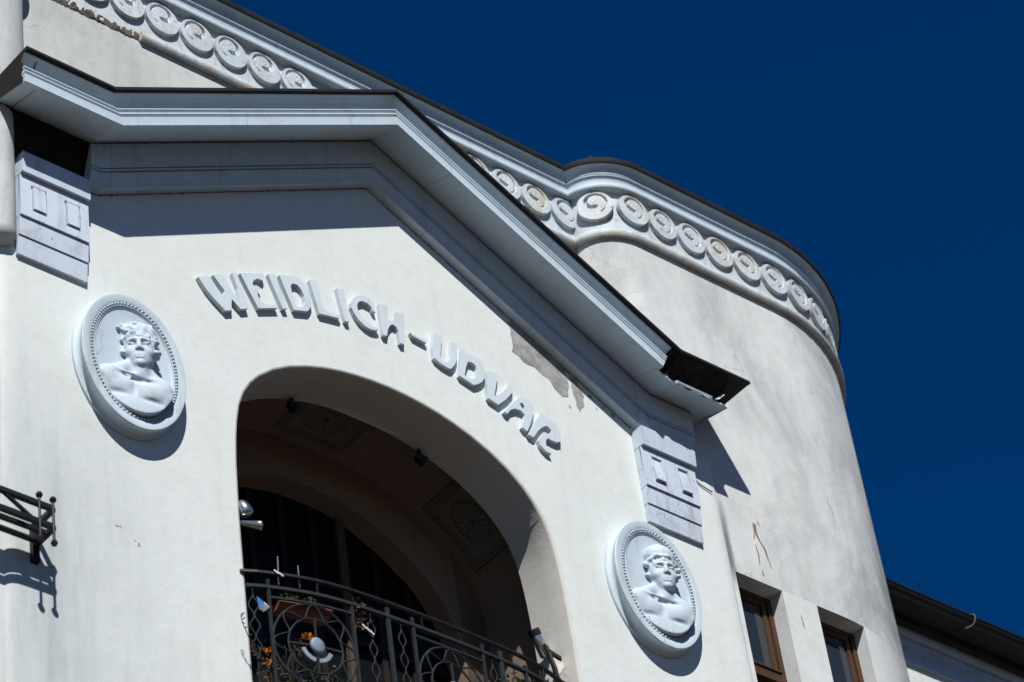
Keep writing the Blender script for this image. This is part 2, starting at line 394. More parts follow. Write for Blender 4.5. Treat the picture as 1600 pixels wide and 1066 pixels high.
def window(side, xa, xb):
    if side < 0: xa, xb = -xb, -xa
    y = TW + .165; f = MB(); fw = .055
    f.box(xa, xa + fw, y, y + .09, ZB, ZT); f.box(xb - fw, xb, y, y + .09, ZB, ZT); f.box(xa + fw, xb - fw, y + .002, y + .088, ZT - fw, ZT); f.box(xa + fw, xb - fw, y + .002, y + .088, ZB, ZB + fw)
    f.box(xa + fw, xa + fw + .02, y + .03, y + .06, ZB + fw, ZT - fw); f.box(xb - fw - .02, xb - fw, y + .03, y + .06, ZB + fw, ZT - fw)
    o = f.build('window', 'wood', B)
    zt = .72; t = MB(); t.box(xa + fw + .021, xb - fw - .021, y - .022, y + .07, zt - .05, zt + .03); t.box(xa + fw + .021, xb - fw - .021, y - .038, y + .03, zt + .031, zt + .055); t.box(xa + fw + .021, xb - fw - .021, y - .03, y + .03, zt - .085, zt - .051); t.build('transom', 'wood', o)
    for z0, z1 in ((ZB + fw, zt - .088), (zt + .058, ZT - fw)):
        a, b = xa + fw + .022, xb - fw - .022; s = MB(); sw = .05
        s.box(a, a + sw, y + .012, y + .055, z0, z1); s.box(b - sw, b, y + .012, y + .055, z0, z1); s.box(a + sw, b - sw, y + .013, y + .054, z1 - sw, z1); s.box(a + sw, b - sw, y + .013, y + .054, z0, z0 + sw)
        mid = (a + b) / 2
        if z0 < 0: s.box(mid - .03, mid + .03, y + .01, y + .056, z0 + sw, z1 - sw)
        s.build('sash', 'wood', o)
        p = MB(); p.box(a + sw, b - sw, y + .03, y + .036, z0 + sw, z1 - sw); p.build('pane', 'glass', o)
    # inner sash, and near-black sheets whose colour gives the unlit room's darkness
    p = MB(); p.box(xa, xb, y + .32, y + .34, ZB, ZT); p.build('dark_room_sheet', 'dark_in', o)
    s = MB(); s.box(xa + .13, xa + .17, y + .2, y + .235, ZB, ZT); s.box(xb - .17, xb - .13, y + .2, y + .235, ZB, ZT); s.box(xa + .17, xb - .17, y + .2, y + .235, ZT - .18, ZT - .13); s.build('inner_sash', 'wood', o)
    r = MB(); r.box(xa - .02, xa, y + .1, y + .34, ZB, ZT); r.box(xb, xb + .02, y + .1, y + .34, ZB, ZT); r.box(xa, xb, y + .1, y + .34, ZT, ZT + .02); r.build('dark_room_side_sheets', 'dark_in', o)
for side in (1, -1):
    window(side, 4.008, 4.602); window(side, *W2)

# back wall under the frieze, between the towers
m = MB(); m.quad((-3.5, BACK, 2.0), (3.2, BACK, 2.0), (3.2, BACK, 5.7), (-3.5, BACK, 5.7)); m.build('attic_wall', 'back', B)

# ---- frieze and main cornice follow the plan of towers and attic wall
FR = plan_frames(PLAN)
m = MB(); sweep(m, FR, [(-.02, 5.59), (.006, 5.60), (.006, 6.19), (-.02, 6.2)]); frieze = m.build('frieze_band', 'scroll', B, smooth=30)
i0 = next(i for i, p in enumerate(PLAN) if p[0] > -2.1)
PT = [(-2.135, BACK)] + PLAN[i0:]
tor = [(0, 5.56), (.05, 5.556), (.064, 5.575), (.068, 5.605), (.058, 5.638), (.034, 5.66), (.016, 5.668), (.014, 5.69), (.004, 5.692)]
m = MB(); sweep(m, plan_frames(PT), tor); m.build('torus_moulding', 'scroll', B, smooth=40)
m = MB(); sweep(m, plan_frames([p for p in PLAN if p[0] < -3.40] ), tor); m.build('torus_moulding', 'scroll', B, smooth=40)
rnd = random.Random(3)                        # where the moulding has fallen off
rows = []
for k in range(60):
    x = -3.44 + 1.305 * k / 59
    rows.append([(x, BACK + .004, 5.55 + rnd.uniform(-.018, .012)), (x, BACK - rnd.uniform(.004, .012), 5.575 + rnd.uniform(-.01, .01)), (x, BACK - rnd.uniform(.002, .016), 5.61 + rnd.uniform(-.012, .012)), (x, BACK - rnd.uniform(.0, .012), 5.65 + rnd.uniform(-.01, .01)), (x, BACK - .004, 5.675 + rnd.uniform(-.01, .012))])
m = MB(); m.grid(rows); m.build('broken_moulding', 'broken', B)
m = MB(); sweep(m, FR, [(0, 6.178), (.064, 6.178), (.086, 6.186), (.092, 6.206), (.082, 6.232), (.066, 6.243), (.060, 6.252), (.058, 6.285), (.066, 6.318), (.082, 6.338), (.088, 6.34), (.088, 6.349), (.076, 6.351), (.076, 6.358), (.092, 6.36), (.096, 6.38), (.108, 6.41), (.130, 6.435), (.152, 6.446), (.155, 6.456), (-.1, 6.46)])
m.build('main_cornice', 'trim', B, smooth=30)
m = MB(); sweep(m, FR, [(.1, 6.461), (.158, 6.447), (.168, 6.449), (.173, 6.48), (.167, 6.515), (.158, 6.525), (.08, 6.545), (-.45, 6.56)]); m.build('roof_edge_tin', 'flash', B)
m = MB(); m.poly([(x, y, 6.555) for x, y in PLAN] + [(9, 9, 6.555), (-9, 9, 6.555)]); m.build('flat_roof', 'roof', B)

m = MB(); rnd = random.Random(41)   # clips and seams of the tin, a few millimetres proud
for (xa, ya), (xb, yb) in zip(PLAN, PLAN[1:]):
    L = math.hypot(xb - xa, yb - ya); d = Vector((xb - xa, yb - ya, 0)) / max(L, 1e-6); nn = Vector((d.y, -d.x, 0)); s = rnd.uniform(0, .2)
    while s < L:
        if s > 0:
            P = Vector((xa, ya, 0)) + d * s + nn * .15; w_ = rnd.uniform(.006, .018); hh = rnd.uniform(.0, .012)
            m.bar([P + Vector((0, 0, 6.50)), P + Vector((0, 0, 6.525 + hh))], w_, .02, tuple(nn))
        s += rnd.uniform(.12, .5)
m.build('tin_clips', 'flash', B, kind='stuff')

def scroll_mesh(sgn):
    # flat round boss with a spiral channel: in from the lower rim, over the top, round and under the eye
    Rd = .183; T = .044; m = MB(); nr, nth = 26, 72; rows = []
    ex, ez = -.05 * Rd * sgn, .30 * Rd
    def hgt(x, z):
        dx, dz = (x - ex) * sgn, z - ez; r = math.hypot(dx, dz) / Rd; th = math.degrees(math.atan2(dz, dx)); dep = 0
        for base in (-360, 0, 360):
            al = th + base                          # -70 (outer end) .. 300 (inner end)
            if not -70 <= al <= 305: continue
            t = (al + 70) / 375
            g = .35 + .52 * (1 - t) ** 1.9; wd = .035 + .10 * t ** .7
            if t > .93: wd *= 1 - (t - .93) / .07 * .8
            e = max(0, min(1, (wd - abs(r - g)) / .03)); dep = max(dep, e * (.016 + .025 * min(1, t * 2.2)))
        rr = math.hypot(x, z) / Rd
        h = T - dep 
        if r < .15: h = T - .008 * (r / .15) + .004
        return h
    for a in range(nr + 1):
        row = []
        for b in range(nth):
            an = 2 * pi * b / nth; ca, sa = cos(an), sin(an); q_ = ex * ca + ez * sa; L = -q_ + math.sqrt(q_ * q_ - (ex * ex + ez * ez - Rd * Rd))
            x, z = ex + ca * L * a / nr, ez + sa * L * a / nr; row.append((x, -hgt(x, z), z))
        rows.append(row)
    rows.append([(x * 1.01, .0, z * 1.01) for x, y, z in rows[-1]])
    m.grid(rows, True)
    me = m.mesh('scroll', (0, 0, 0), 50); me.materials.append(M['scroll']); return me
SC = {1: scroll_mesh(1), -1: scroll_mesh(-1)}
def along(pts, s0, step, zc, sgn, lo, hi):
    L = [0]
    for a, b in zip(pts, pts[1:]): L.append(L[-1] + math.hypot(b[0] - a[0], b[1] - a[1]))
    s = s0
    while s > lo: s -= step
    while s < hi:
        if s > lo:
            k = max(i for i in range(len(L)) if L[i] <= s); k = min(k, len(pts) - 2); t = (s - L[k]) / (L[k + 1] - L[k])
            x = pts[k][0] + (pts[k + 1][0] - pts[k][0]) * t; y = pts[k][1] + (pts[k + 1][1] - pts[k][1]) * t
            s1, s2 = max(0, s - .1), s + .1                      # chord heading
            def at(q_):
                k = min(max(i for i in range(len(L)) if L[i] <= q_), len(pts) - 2); t = (q_ - L[k]) / (L[k + 1] - L[k]); return (pts[k][0] + (pts[k + 1][0] - pts[k][0]) * t, pts[k][1] + (pts[k + 1][1] - pts[k][1]) * t)
            a, b = at(s1), at(s2); ang = math.atan2(b[1] - a[1], b[0] - a[0])
            if abs(x - 3.08) < .12 and y > .4: ang = 0
            inst('scroll', SC[sgn], frieze, (x + .006 * sin(ang), y - .006 * cos(ang), zc), (random.uniform(-.02, .02), random.uniform(-.05, .05), ang))
        s += step
LR = 3.08
qe = sum(math.hypot(PR[k + 1][0] - PR[k][0], PR[k + 1][1] - PR[k][1]) for k in range(2, 14))
along(PR, LR + qe + .34, .385, 5.965, 1, .35, LR + qe + 4.4)
along([(-x, y) for x, y in PL[2::-1]], 3.45 - 2.27, .385, 5.965, -1, .1, 3.4)

# ---- gable wall with the arch
ARCH = [(0, 2.055), (.18, 2.048), (.35, 2.03), (.53, 1.999), (.70, 1.955), (.89, 1.888), (1.08, 1.80), (1.26, 1.686), (1.42, 1.545), (1.52, 1.425), (1.60, 1.285), (1.655, 1.13), (1.69, .95), (1.713, .75), (1.73, .5), (1.745, 0), (1.745, -1.8)]
arch = [(-x, z) for x, z in ARCH[:0:-1]] + ARCH
def inset(pts, d):
    out = []
    for k in range(len(pts)):
        a, b = pts[max(k - 1, 0)], pts[min(k + 1, len(pts) - 1)]; t = Vector((b[0] - a[0], b[1] - a[1])).normalized(); out.append((pts[k][0] - t.y * d, pts[k][1] + t.x * d))
    return out
arch_o = inset(arch, .028)
def gtop(x): return 2.83 + .06 if abs(x) > 3.0 else 4.457 - .5423 * abs(x) + .06
m = MB()
for (xa, za), (xb, zb) in zip(arch_o, arch_o[1:]):
    if abs(xa - xb) < 1e-6: continue
    m.quad((xa, 0, za), (xb, 0, zb), (xb, 0, gtop(xb)), (xa, 0, gtop(xa)))
xo = arch_o[-1][0]
m.quad((-xo, 0, -ZO), (xo, 0, -ZO), (xo, 0, -1.8), (-xo, 0, -1.8))
for s in (-1, 1):
    xs = [xo, 2.2, 3.0, 3.2, 3.80]
    for a, b in zip(xs, xs[1:]): m.quad((s * a, 0, -ZO), (s * b, 0, -ZO), (s * b, 0, gtop(b)), (s * a, 0, gtop(a)))
    ed = [(3.80, 0), (3.86, .002), (3.91, .009), (3.945, .021), (3.962, .036), (3.966, .05)]
    for a, b in zip(ed, ed[1:]): m.quad((s * a[0], a[1], -ZO), (s * b[0], b[1], -ZO), (s * b[0], b[1], 2.89), (s * a[0], a[1], 2.89))
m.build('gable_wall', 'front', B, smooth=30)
m = MB()                                     # rounded arris, then the reveal
rows = []
for d, y in ((.028, 0), (.014, .003), (.004, .011), (0, .026), (0, .2), (0, .47), (-.0, .472)):
    rows.append([(x, y, z) for x, z in inset(arch, d)])
m.grid(rows); m.build('arch_reveal', 'reveal', B, smooth=50)
VAULT = smooth_curve([(0, 2.25, 0), (.5, 2.21, 0), (.965, 2.085, 0), (1.256, 1.93, 0), (1.65, 1.60, 0), (1.86, 1.15, 0), (1.92, .6, 0), (1.92, 0, 0)], 10)
VAULT = [(p.x, p.y) for p in VAULT] + [(1.92, -1.8)]
vault = [(-x, z) for x, z in VAULT[:0:-1]] + VAULT
m = MB(); m.grid([[(x, .473, z) for x, z in vault], [(x, 1.2, z) for x, z in vault]])
m.grid([[(x, .472, z) for x, z in inset(arch, 0.0)], [(x * 1.12, .472, z + .3) for x, z in arch]])
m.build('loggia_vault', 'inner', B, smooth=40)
DOOR = [(0, 1.795), (.3, 1.775), (.6, 1.695), (.95, 1.505), (1.259, 1.27), (1.44, 1.02), (1.54, .75), (1.58, .4), (1.59, 0), (1.59, -1.8)]
door = [(-x, z) for x, z in DOOR[:0:-1]] + DOOR
m = MB(); n = len(door)
for (xa, za), (xb, zb) in zip(door, door[1:]):
    if abs(xa - xb) > 1e-6: m.quad((xa, 1.2, za), (xb, 1.2, zb), (xb, 1.2, 2.4), (xa, 1.2, 2.4))
for s in (-1, 1): m.quad((s * 1.59, 1.2, -1.8), (s * 2.0, 1.2, -1.8), (s * 2.0, 1.2, 2.4), (s * 1.59, 1.2, 2.4))
m.grid([[(x, 1.2, z) for x, z in door], [(x, 1.42, z) for x, z in door]])
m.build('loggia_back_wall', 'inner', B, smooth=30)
m = MB(); m.box(-1.95, 1.95, .472, 1.6, -1.86, -1.8); m.build('loggia_floor', 'paving', B)
dk = MB(); dk.box(-1.7, 1.7, 1.47, 1.5, -1.8, 2.0); dr = dk.build('loggia_door', 'wood_dark', B)
f = MB()
for x in (-1.2, -.86, -.52, -.18, .16, .5, .84, 1.18): f.box(x - .03, x + .03, 1.41, 1.47, -1.8, 1.9)
f.box(-1.6, 1.6, 1.40, 1.469, .42, .5); f.build('glazing_bars', 'wood_dark', dr)
f = MB(); f.box(.40, .49, 1.36, 1.409, -1.8, 1.7); f.build('door_post', 'stem', dr)
p = MB()
for x in (-1.2, -.86, -.52, -.18, .16, .5, .84): p.quad((x + .035, 1.44, -1.7), (x + .305, 1.44, -1.7), (x + .305, 1.44, .4), (x + .035, 1.44, .4)); p.quad((x + .035, 1.44, .52), (x + .305, 1.44, .52), (x + .305, 1.44, 1.85), (x + .035, 1.44, 1.85))
p.build('door_glass', 'dull_glass', dr)

def vault_at(s):                             # point and inward normal at arc length s from the crown
    acc = 0
    for a, b in zip(VAULT, VAULT[1:]):
        L = math.hypot(b[0] - a[0], b[1] - a[1])
        if acc + L >= s: t = (s - acc) / L; return (a[0] + (b[0] - a[0]) * t, a[1] + (b[1] - a[1]) * t), ((b[1] - a[1]) / L, -(b[0] - a[0]) / L)
        acc += L
def painted(s0, s1, y0, y1, sg=1):
    m = MB(); rows = []; uvs = []
    for i in range(11):
        s = s0 + (s1 - s0) * i / 10; k = -1 if s < 0 else 1; (x, z), (nx, nz) = vault_at(abs(s))
        rows.append([((x + nx * .006) * k * sg, y, z + nz * .006) for y in (y0, y1)])
    m.grid(rows); o = m.build('painted_panel', 'stencil', B)
    me = o.data; uvl = me.uv_layers.new(name='UVMap')
    ys = [v.co.y for v in me.vertices]; ya, yb = min(ys), max(ys)
    # arc parameter from nearest row
    for lp in me.loops:
        co = me.vertices[lp.vertex_index].co; off = ROOTS[B]
        best = min(range(11), key=lambda i: abs(rows[i][0][0] - (co.x + off[0])) + abs(rows[i][0][2] - (co.z + off[2])))
        uvl.data[lp.index].uv = (best / 10, (co.y - ya) / (yb - ya))
painted(-.44, .30, .50, 1.09); painted(1.24, 2.02, .50, 1.09); painted(1.24, 2.02, .50, 1.09, -1)

# ---- gable cornice
base = [(-4.04, 2.83), (-3.0, 2.83), (0, 4.457), (3.0, 2.83), (4.04, 2.83)]
ent = [(-.02, .004), (.092, -.004), (.10, 0), (.104, .03), (.116, .07), (.13, .10), (.136, .125), (.136, .132), (.117, .134), (.117, .146), (.137, .148), (.139, .158), (.137, .168), (.117, .170), (.117, .182), (.134, .184), (.140, .22), (.147, .37), (.15, .424), (.135, .427), (.135, .44)]
fr = gable_frames([(-3.13, 2.83), (-3.0, 2.83), (0, 4.457), (3.0, 2.83), (3.63, 2.83)])
m = MB(); sweep(m, fr, ent); m.build('entablature', 'trim', B, smooth=25)
# soffit board of the corona: full width on the left, broken back on the right-hand ear
m = MB(); sweep(m, gable_frames([(-4.03, 2.83), (-3.0, 2.83), (0, 4.457), (2.78, 2.9495)]), [(.0, .44), (.15, .438), (.525, .322), (.54, .318), (.54, .36), (.2, .5), (0, .5)]); m.build('corona_soffit', 'trim', B, smooth=25)
rb = gable_frames([(2.76, 2.9603), (3.0, 2.83), (3.80, 2.83)])
rnd = random.Random(11); rows = []
def lerp_frames(frs, n):
    out = []
    for (p0, o0, u0), (p1, o1, u1) in zip(frs, frs[1:]):
        for j in range(n): t = j / n; out.append((p0.lerp(p1, t), o0, u0.lerp(u1, t)))
    out.append(frs[-1]); return out
rbf = lerp_frames(rb, 16)
rows = []
for (P, O, U) in rbf:
    e = rnd.uniform(-.010, .006)
    rows.append([P + O * o + U * h for o, h in ((0, .44), (.15, .438), (.47 + e, .337 + rnd.uniform(-.006, .006)))])
m = MB(); m.grid(rows); m.poly(rows[-1]); m.build('ear_soffit', 'trim', B, smooth=30)
rows = []                                     # torn edge of the ear: pale mortar over the soffit, then the sooty hollow
for (P, O, U) in rbf[6:]:
    j = lambda a: rnd.uniform(-a, a)
    rows.append([P + O * (.468 + j(.015)) + U * (.338 + j(.003)), P + O * (.468 + j(.008)) + U * (.352 + j(.006)), P + O * (.43 + j(.015)) + U * (.375 + j(.008)), P + O * (.38 + j(.02)) + U * (.39 + j(.01))])
m = MB(); m.grid(rows); m.build('torn_mortar', 'console', B)
rows = []
for (P, O, U) in rbf[3:]:
    j = lambda a: rnd.uniform(-a, a)
    rows.append([P + O * (.43 + j(.012)) + U * (.383 + j(.006)), P + O * (.385 + j(.03)) + U * (.42 + j(.015)), P + O * (.37 + j(.04)) + U * (.475 + j(.02)), P + O * (.40 + j(.04)) + U * (.53 + j(.02)), P + O * (.46 + j(.03)) + U * (.585 + j(.015)), P + O * (.53 + j(.012)) + U * (.625 + j(.008)), P + O * .565 + U * .642])
m = MB(); m.grid(rows); 
Pe, Oe, Ue = rbf[-1]
m.poly([Pe + Ue * .45, Pe + Oe * .15 + Ue * .445, Pe + Oe * .40 + Ue * .38, Pe + Oe * .37 + Ue * .48, Pe + Oe * .54 + Ue * .63, Pe + Ue * .645])
m.build('sooty_hollow', 'soot', B)
m = MB(); sweep(m, [(P, O, U) for P, O, U in rbf[18:29]], [(.40, .405), (.452, .392), (.458, .404), (.436, .414), (.44, .428), (.415, .436)]); m.build('moulding_remnant', 'trim', B)
rows = [[rbf[-1][0] + Vector((-.10 + .1 * k / 4 + rnd.uniform(-.01, .01), 0, 0)) + rbf[-1][1] * (o + rnd.uniform(-.015, .015)) + rbf[-1][2] * (h + .10 * k / 4 + rnd.uniform(-.01, .01)) for o, h in ((.47, .39), (.445, .42), (.41, .44))] for k in range(5)]
m = MB(); m.grid(rows); m.build('torn_mortar', 'console', B)
cyma = [(.15, .44), (.53, .3225), (.545, .319), (.5465, .395), (.548, .404), (.500, .408), (.500, .424), (.538, .427), (.546, .436), (.546, .447), (.538, .456), (.502, .459), (.502, .474), (.534, .478), (.541, .487), (.541, .497), (.522, .503), (.488, .515), (.464, .54), (.460, .575), (.474, .612), (.505, .636), (.545, .644), (.552, .65), (.15, .652)]
m = MB(); sweep(m, gable_frames([(-4.035, 2.83), (-3.0, 2.83), (0, 4.457), (2.775, 2.952)]), cyma); m.build('corona', 'trim', B, smooth=25)
m = MB(); sweep(m, gable_frames(base), [(-.42, .72), (-.42, .66), (.10, .655), (.548, .653), (.590, .643), (.597, .65), (.594, .682), (.58, .69)]); m.build('gable_flashing', 'flash', B)
# the left-hand ear: sooty end with a hollow's shade painted in, and the hollow where the entablature has fallen away
rnd = random.Random(5)
m = MB(); e = [(0, .33), (.16, .425), (.50, .33), (.53, .36), (.50, .42), (.53, .52), (.50, .58), (.555, .645), (0, .65)]
m.poly([(-4.043, -o, 2.83 + h) for o, h in e]); m.poly([(-3.9, -o * .96, 2.83 + h) for o, h in e]); m.build('broken_ear_end', 'pitch', B)
rows = []
for k in range(22):
    x = -4.04 + .92 * k / 21; j = lambda a: rnd.uniform(-a, a)
    rows.append([(x, -.012 + j(.01), 2.72), (x, -.02 + j(.015), 2.85 + j(.02)), (x, -.035 + j(.03), 2.98 + j(.03)), (x, -.05 + j(.03), 3.1 + j(.03)), (x, -.08 + j(.02), 3.2), (x, -.15, 3.29)])
m = MB(); m.grid(rows); m.build('sooty_hollow', 'soot', B)

# ---- brackets below the two ears
def bracket(x0, x1, right):
    zb, zt = 1.745, 2.80; H = zt - zb
    lv = [zb, zb + .185 * H, zb + .37 * H, zb + .80 * H, zt]
    fr_ = [(.036, .052), (.064, .078), (.090, .102), (.132, .150)]
    root = None
    for k in range(4):
        z0, z1 = lv[k] + .004, lv[k + 1] - (.004 if k < 3 else 0); o0, o1 = fr_[k]
        m = MB(); sh = .02 if k == 2 else 0
        P = lambda x, o, z: (x, -o, z)
        ins = 0.0
        vs_ = [P(x0 + ins, -.01, z0), P(x1 - ins, -.01, z0), P(x1 - ins, o0 - sh, z0), P(x0 + ins, o0 - sh, z0), P(x0 + ins, -.01, z1), P(x1 - ins, -.01, z1), P(x1 - ins, o1 - sh, z1), P(x0 + ins, o1 - sh, z1)]
        i = len(m.v); m.v += vs_
        for f_ in ((0, 1, 2, 3), (4, 7, 6, 5), (0, 4, 5, 1), (1, 5, 6, 2), (2, 6, 7, 3), (3, 7, 4, 0)): m.f.append(f_)
        if root is None: root = m.build('bracket', 'console', B)
        else: m.build('band' if k < 3 else 'cap', 'console', root)
    # gaps behind the bands
    m = MB(); m.box(x0 + .008, x1 - .008, -.03, .0, zb + .01, zt - .01); m.build('core', 'soot', root)
    # face of the third band: two sunk fields with a tile in each
    z0, z1 = lv[2] + .004, lv[3] - .004; W = x1 - x0
    cs = (x0 + W * .27, x0 + W * .76); pw, ph = (.062, .155) if right else (.075, .14); zc = (z0 + z1) / 2
    faces = [(x0, z0, cs[0] - pw, z1), (cs[0] + pw, z0, cs[1] - pw, z1), (cs[1] + pw, z0, x1, z1)]
    m = MB(); y0 = -.096; y1 = -.072
    for a, c, b, d in faces: m.box(a, b, y0, y1, c, d)
    for c_ in cs:
        m.box(c_ - pw, c_ + pw, y0, y1, z0, zc - ph); m.box(c_ - pw, c_ + pw, y0, y1, zc + ph, z1)
    m.build('panel_face', 'console', root)
    for c_ in cs:
        m = MB(); g_ = .004 if right else .018
        zl, zh = (zc - ph + .03, zc + ph) if right else (zc - ph + g_, zc + ph - g_)
        yl, yh = (-.122, -.076) if right else (-.112, -.104)
        a, b = c_ - pw + g_, c_ + pw - g_
        m.v += [(a, -.06, zl), (b, -.06, zl), (b, yl, zl), (a, yl, zl), (a, -.06, zh), (b, -.06, zh), (b, yh, zh), (a, yh, zh)]
        for f_ in ((0, 1, 2, 3), (4, 7, 6, 5), (0, 4, 5, 1), (1, 5, 6, 2), (2, 6, 7, 3), (3, 7, 4, 0)): m.f.append(f_)
        m.build('tile', 'console', root)
bracket(-3.81, -3.15, False); bracket(2.915, 3.58, True)

# ---- fallen render under the right-hand rake
rnd = random.Random(21)
def patch(outline, y, amp, seg):
    o = rag(outline, amp, seg, rnd); bm = slab(o, None, y, .004); return bm_obj('bare_render_patch', bm, 'render', B)
patch([(1.575, 3.55), (1.62, 3.60), (2.08, 3.345), (2.20, 3.27), (2.21, 3.06), (2.165, 2.93), (2.09, 2.90), (2.0, 2.93), (1.96, 3.03), (1.84, 3.09), (1.67, 3.12), (1.56, 3.20)], -.003, .018, .05)
patch([(2.23, 3.21), (2.33, 3.17), (2.37, 3.0), (2.345, 2.88), (2.285, 2.80), (2.26, 2.9)], -.003, .014, .04)
for c_, r_ in (((2.46, 3.05), .03), ((2.62, 2.985), .022), ((2.72, 2.94), .03), ((2.18, 2.80), .018), ((2.52, 2.93), .014)):
    patch([(c_[0] + r_ * cos(a), c_[1] + r_ * .8 * sin(a)) for a in (0, 1.2, 2.4, 3.7, 5)], -.002, .008, .03)
for cx_, cz_, rx_, rz_ in ((-2.95, -.65, .016, .010), (-2.92, -.64, .008, .012), (-2.755, -.758, .010, .02), (-2.79, -.73, .006, .006)):
    patch([(cx_ + rx_ * cos(a), cz_ + rz_ * sin(a)) for a in (0, 1.2, 2.4, 3.7, 5)], -.002, .005, .03)
# rust runs on the tower
M['rust'] = simple('rust_stain', (.30, .19, .12), .95, 0, .6, 25)
for pts in ([(4.405, 2.36), (4.40, 2.27), (4.43, 2.17), (4.48, 2.08), (4.49, 1.97)], [(4.39, 2.28), (4.37, 2.2), (4.365, 2.16)], [(4.36, 2.1), (4.375, 1.98), (4.366, 1.85)], [(4.47, 2.1), (4.50, 1.98), (4.515, 1.86)], [(4.455, 2.42), (4.47, 2.36)], [(4.38, 1.80), (4.385, 1.72)], [(4.79, 1.44), (4.80, 1.33), (4.806, 1.28)]):
    m = MB(); big = pts[0][1] == 2.36; L, Rr = [], []
    fine = [tuple(p) for p in smooth_curve([(a, b, 0) for a, b in pts], 4)]
    for k, (a, b, _) in enumerate(fine):
        t = k / (len(fine) - 1); w_ = (.022 * (1 - t) ** 1.5 + .005 if big else .006 * sin(pi * min(.97, max(.03, t))) + .001) * rnd.uniform(.7, 1.25)
        L.append((a - w_, TW - .003, b)); Rr.append((a + w_, TW - .003, b))
    m.grid([L, Rr]); m.build('rust_streak', 'rust', B)
# dirt crumbs and black joints along the mouldings
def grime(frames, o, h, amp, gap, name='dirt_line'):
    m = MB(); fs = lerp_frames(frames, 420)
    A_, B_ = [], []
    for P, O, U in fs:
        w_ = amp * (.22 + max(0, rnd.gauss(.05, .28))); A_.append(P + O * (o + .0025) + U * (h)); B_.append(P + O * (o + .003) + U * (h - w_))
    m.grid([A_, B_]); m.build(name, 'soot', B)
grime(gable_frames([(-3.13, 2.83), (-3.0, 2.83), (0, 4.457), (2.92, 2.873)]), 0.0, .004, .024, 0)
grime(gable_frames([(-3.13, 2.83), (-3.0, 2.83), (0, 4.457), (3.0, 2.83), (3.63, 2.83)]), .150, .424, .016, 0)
m = MB(); m.tube(smooth_curve([(3.585, -.06, 2.70), (3.62, -.015, 2.60), (3.70, -.012, 2.53), (3.80, -.012, 2.50), (3.86, -.012, 2.49)], 5), .006, 6); m.build('cable', 'black', B, smooth=60)
